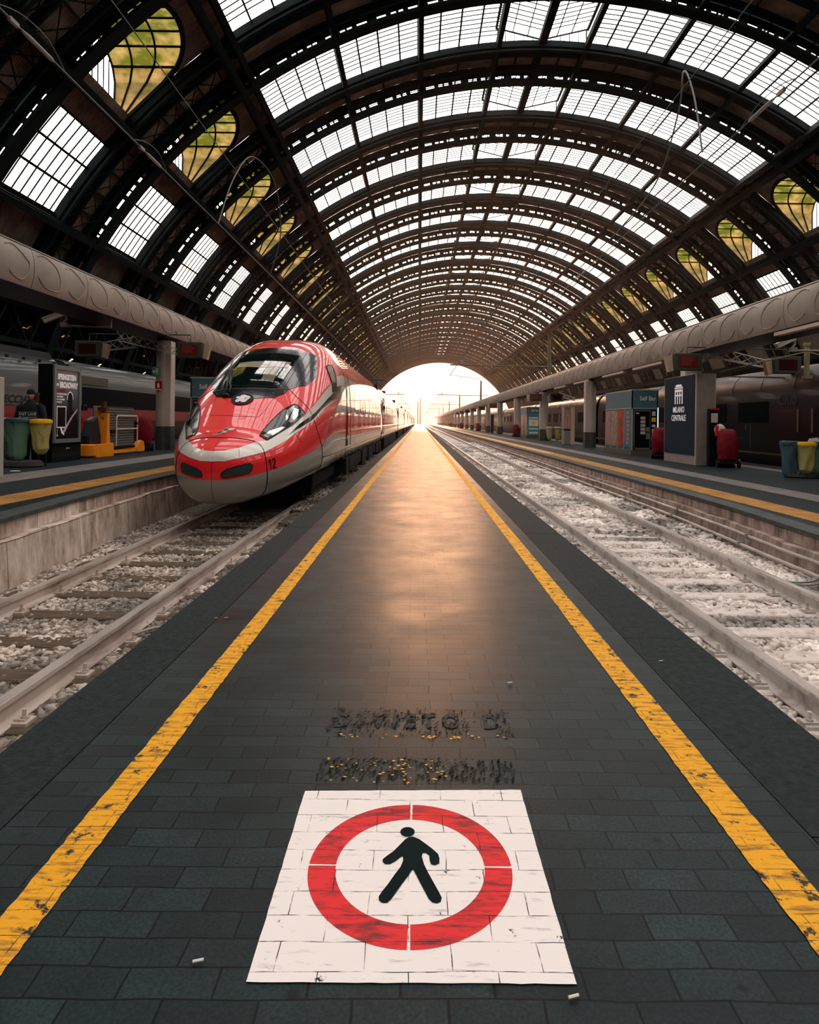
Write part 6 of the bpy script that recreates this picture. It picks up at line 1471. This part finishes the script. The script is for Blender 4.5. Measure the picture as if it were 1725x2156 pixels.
m.prism([(1, 0), (26, 0), (25.2, .62), (1.8, .62)], (.9, 0, 3.52-RZL), (0, 1, 0), (.25, 0, 1), (-1.6, 0, 0)); m.build('roof_fairing', DGY, t2)
m = MB()
for k in range(26): m.box(1.30, 1.36, 1+k*1.0, 1.12+k*1.0, 3.66-RZL, 3.76-RZL)
m.build('roof_clips', BLACK, t2)['kind'] = 'stuff'
side(t2, 27.5, 30.3, 2.98, 3.35, 'side_display', M('side_display', (.10, .11, .08), .4), -1)
for yy in (45.0, 46.2): side(t2, yy, yy+.03, .8, 3.3, 'door_line', BLACK, -1, .016)
text('train_lettering', 'FRECCIA', .40, M('dark_lettering', (.02, .03, .035), .3), t2, (1.468, 23.1-1.0, 2.14-RZL), RX, 1.25, .002, .01, shear=.25)
side(t2, 1.0, 27, 1.935, 1.95, 'stripe', BLACK, -1, .014)
t3 = long_train('parked_coach_train', 'dark wine-red coach train with the word Club beyond the right platform', 1, 13.0, 3.72, 0, [(-1, (.008, .008, .008)), (.5, (.008, .007, .008)), (1.0, (.012, .006, .008)), (3.0, (.05, .032, .038))], -5.6, 330, 'dark_coach_livery')
bpy.data.materials['dark_coach_livery'].node_tree.nodes['Principled BSDF'].inputs['Coat Weight'].default_value = .12
bpy.data.materials['dark_coach_livery'].node_tree.nodes['Principled BSDF'].inputs['Specular IOR Level'].default_value = .2
YC = -5.6
for k in range(12):
    for q in range(7): 
        if 0 < k < 4: side(t3, YC+3.0+k*26.3+q*3.2, YC+5.2+k*26.3+q*3.2, 1.62, 2.42, 'window', BGL, 1, .010, YC)
text('coach_lettering', 'Club', .58, M('club_text', (.075, .06, .06), .4), t3, (-1.475, 22.5-YC, 2.44-RZL), RL, 1.05, .002, .004, shear=.25)
text('coach_lettering', 'TRENITALIA', .13, M('club_text', (.075, .06, .06), .4), t3, (-1.475, 25.8-YC, 1.0-RZL), RL, 1.0, .002)
text('coach_number', '1', .34, M('number_pale', (.3, .3, .3), .4), t3, (-1.475, 25.3-YC, 1.42-RZL), RL, .8, .002)
m = MB()
for k in range(40): m.tube([(-1.42, 8+k*2.2, 2.85-RZL), (-1.28, 8+k*2.2, 3.27-RZL), (-1.0, 8+k*2.2, 3.58-RZL)], .012, 4)
m.build('roof_ribs', BLACK, t3)['kind'] = 'stuff'
for yy in (21.0, 21.8): side(t3, yy, yy+.03, 1.3, 2.1, 'grab_rail', M('grab_pale', (.25, .2, .15), .4), 1, .05, YC)
side(t3, 1, 60, .44, .50, 'sill', M('sill_pale', (.12, .10, .07), .4), 1, .03, YC)

# ================================================================== PERSON
def person():
    t = thing('person', 'man in dark beanie and dark jacket lettered FAST LANE standing behind the left bins', 'person', (-10.07, 16.5, PZL))
    J = [((0, 0, .98), .17, .12), ((0, 0, 1.12), .165, .12), ((0, 0, 1.32), .20, .135), ((0, 0, 1.50), .20, .12), ((0, .0, 1.60), .08, .08), ((0, -.01, 1.68), .06, .065)]
    vs = [j[0] for j in J]; rs = [(j[1], j[2]) for j in J]; ed = [(i, i+1) for i in range(5)]
    for sg_ in (-1, 1):
        for chain, root in (([((.10*sg_, 0, .90), .11, .11), ((.11*sg_, -.01, .50), .078, .078), ((.12*sg_, 0, .12), .055, .055), ((.13*sg_, -.10, .04), .045, .04), ((.135*sg_, -.18, .035), .04, .03)], 0),
                            ([((.20*sg_, 0, 1.48), .09, .09), ((.29*sg_, .0, 1.22), .066, .066), ((.27*sg_, -.12, 1.00), .052, .052), ((.245*sg_, -.17, .945), .036, .03)], 3)):
            pr = root
            for p, a, b_ in chain:
                vs.append(p); rs.append((a, b_)); ed.append((pr, len(vs)-1)); pr = len(vs)-1
            if root == 3:   # fingers and thumb
                hx, hy, hz = chain[-1][0]
                for k in range(4):
                    q = (hx+(k-1.5)*.017, hy-.035, hz-.05); q2 = (hx+(k-1.5)*.015-.008*sg_, hy-.03, hz-.085+abs(k-1.5)*.006)
                    vs += [q, q2]; rs += [(.010, .010), (.008, .008)]; ed += [(pr, len(vs)-2), (len(vs)-2, len(vs)-1)]
                vs += [(hx-.035*sg_, hy-.02, hz-.02), (hx-.05*sg_, hy-.03, hz-.05)]; rs += [(.011, .011), (.009, .009)]; ed += [(pr, len(vs)-2), (len(vs)-2, len(vs)-1)]
    me = bpy.data.meshes.new('body'); me.from_pydata(vs, ed, []); o = bpy.data.objects.new('body', me); COL.objects.link(o)
    sk_ = o.modifiers.new('skin', 'SKIN'); sk_.use_smooth_shade = True
    for i, r_ in enumerate(rs): me.skin_vertices[0].data[i].radius = r_
    me.skin_vertices[0].data[0].use_root = True
    o.modifiers.new('sub', 'SUBSURF').levels = 2; o.modifiers['sub'].render_levels = 2
    me.materials.append(M('skin', (.36, .19, .13), .5)); o.parent = t
    # head
    h = MB(); n = 28; rows = 18; vv = []
    for i in range(rows+1):
        f_ = i/rows; z = -.118+.236*f_
        base = math.sqrt(max(0, 1-(2*f_-1)**2)); wx = .074*base**.8; wy = .096*base**.75
        if f_ < .45: wx *= .80+.2*(f_/.45); wy *= .88+.12*(f_/.45)
        for k in range(n):
            a = 2*PI*k/n; x = wx*math.cos(a); y = wy*math.sin(a)
            fr_ = max(0, -math.sin(a))**6
            y -= fr_*(.022*math.exp(-((z+.012)/.022)**2)*math.exp(-(x/.012)**2)+.007*math.exp(-((z+.055)/.012)**2)+.008*math.exp(-((z+.1)/.02)**2))
            y += fr_*.010*math.exp(-((z-.02)/.014)**2)*math.exp(-((abs(x)-.03)/.014)**2)
            vv.append((x, y, z))
    h.add(vv, [(i*n+k, i*n+(k+1) % n, (i+1)*n+(k+1) % n, (i+1)*n+k) for i in range(rows) for k in range(n)])
    for sg_ in (-1, 1): h.lathe((.074*sg_, .0, .0), [(.012, -.03), (.016, 0), (.012, .028)], 8, .6, 1)
    h.v = [(x, y-.015, z+1.775) for x, y, z in h.v]; h.build('head', M('skin', (.36, .19, .13), .5), t, smooth=True)
    m = MB()
    for sg_ in (-1, 1): m.lathe((.030*sg_, -.098, 1.795), [(.009, -.004), (.009, .004)], 8, 1, .4)
    m.box(-.022, .022, -.110, -.098, 1.718, 1.724); m.box(-.045, -.016, -.107, -.096, 1.812, 1.818); m.box(.016, .045, -.107, -.096, 1.812, 1.818); m.build('eyes_and_mouth', M('face_dark', (.02, .01, .008), .5), t)
    m = MB(); m.lathe((0, -.012, 1.80), [(.088, .015), (.098, .02), (.100, .055), (.094, .06), (.090, .09), (.07, .125), (.03, .145), (.003, .15)], 24, .95, 1.14); m.build('beanie', M('beanie_wool', (.010, .014, .016), .9), t, smooth=True)
    m = MB(); m.lathe((0, -.01, 1.66), [(.06, -.03), (.072, .0), (.074, .03), (.06, .045)], 18, 1, 1.1); m.build('beard', M('beard_dark', (.05, .03, .022), .8), t, smooth=True) if 0 else None
    # jacket: torso shell and sleeves
    JK = M('jacket_dark', (.007, .010, .012), .7); m = MB(); n = 28; vv = []
    rows_ = [(.86, .235, .165), (.92, .245, .17), (1.1, .235, .165), (1.3, .25, .17), (1.44, .255, .165), (1.53, .22, .14), (1.59, .13, .11), (1.64, .085, .09), (1.67, .08, .085)]
    for i, (z, a_, b_) in enumerate(rows_):
        for k in range(n):
            a = 2*PI*k/n; w_ = 1+.015*math.sin(6*a+i*2); vv.append((a_*w_*math.cos(a), b_*w_*math.sin(a), z))
    m.add(vv, [(i*n+k, i*n+(k+1) % n, (i+1)*n+(k+1) % n, (i+1)*n+k) for i in range(len(rows_)-1) for k in range(n)]+[tuple(range(n))])
    for sg_ in (-1, 1): m.tube([(.17*sg_, 0, 1.50), (.24*sg_, 0, 1.46), (.315*sg_, 0, 1.22), (.30*sg_, -.11, 1.02), (.26*sg_, -.165, .965)], [.10, .11, .085, .072, .055], 14)
    m.build('jacket', JK, t, smooth=True)
    text('jacket_text', 'FAST LANE', .105, M('print_grey', (.40, .42, .40), .6), t, (0, -.178, 1.29), (PI/2, 0, 0), .82, .002, .004)
    MB().box(-.22, .22, -.185, -.165, 1.345, 1.352).build('print_line', M('print_grey', (.40, .42, .40), .6), t); MB().box(-.22, .22, -.180, -.160, 1.205, 1.222).build('print_line', M('print_grey', (.40, .42, .40), .6), t)
    m = MB()
    for sg_ in (-1, 1): m.tube([(.10*sg_, 0, .92), (.11*sg_, -.01, .5), (.12*sg_, 0, .10)], [.125, .095, .085], 14)
    m.build('trousers', M('trousers', (.010, .012, .016), .8), t, smooth=True)
    m = MB()
    for sg_ in (-1, 1): m.prism([(-.22, 0), (.08, 0), (.08, .10), (-.02, .12), (-.20, .06)], (.12*sg_-.05, 0, 0), (0, 1, 0), (0, 0, 1), (.10, 0, 0))
    m.build('shoes', BLACK, t, bevel=.02)
    t.rotation_euler = (0, 0, .12)
    return t
person()
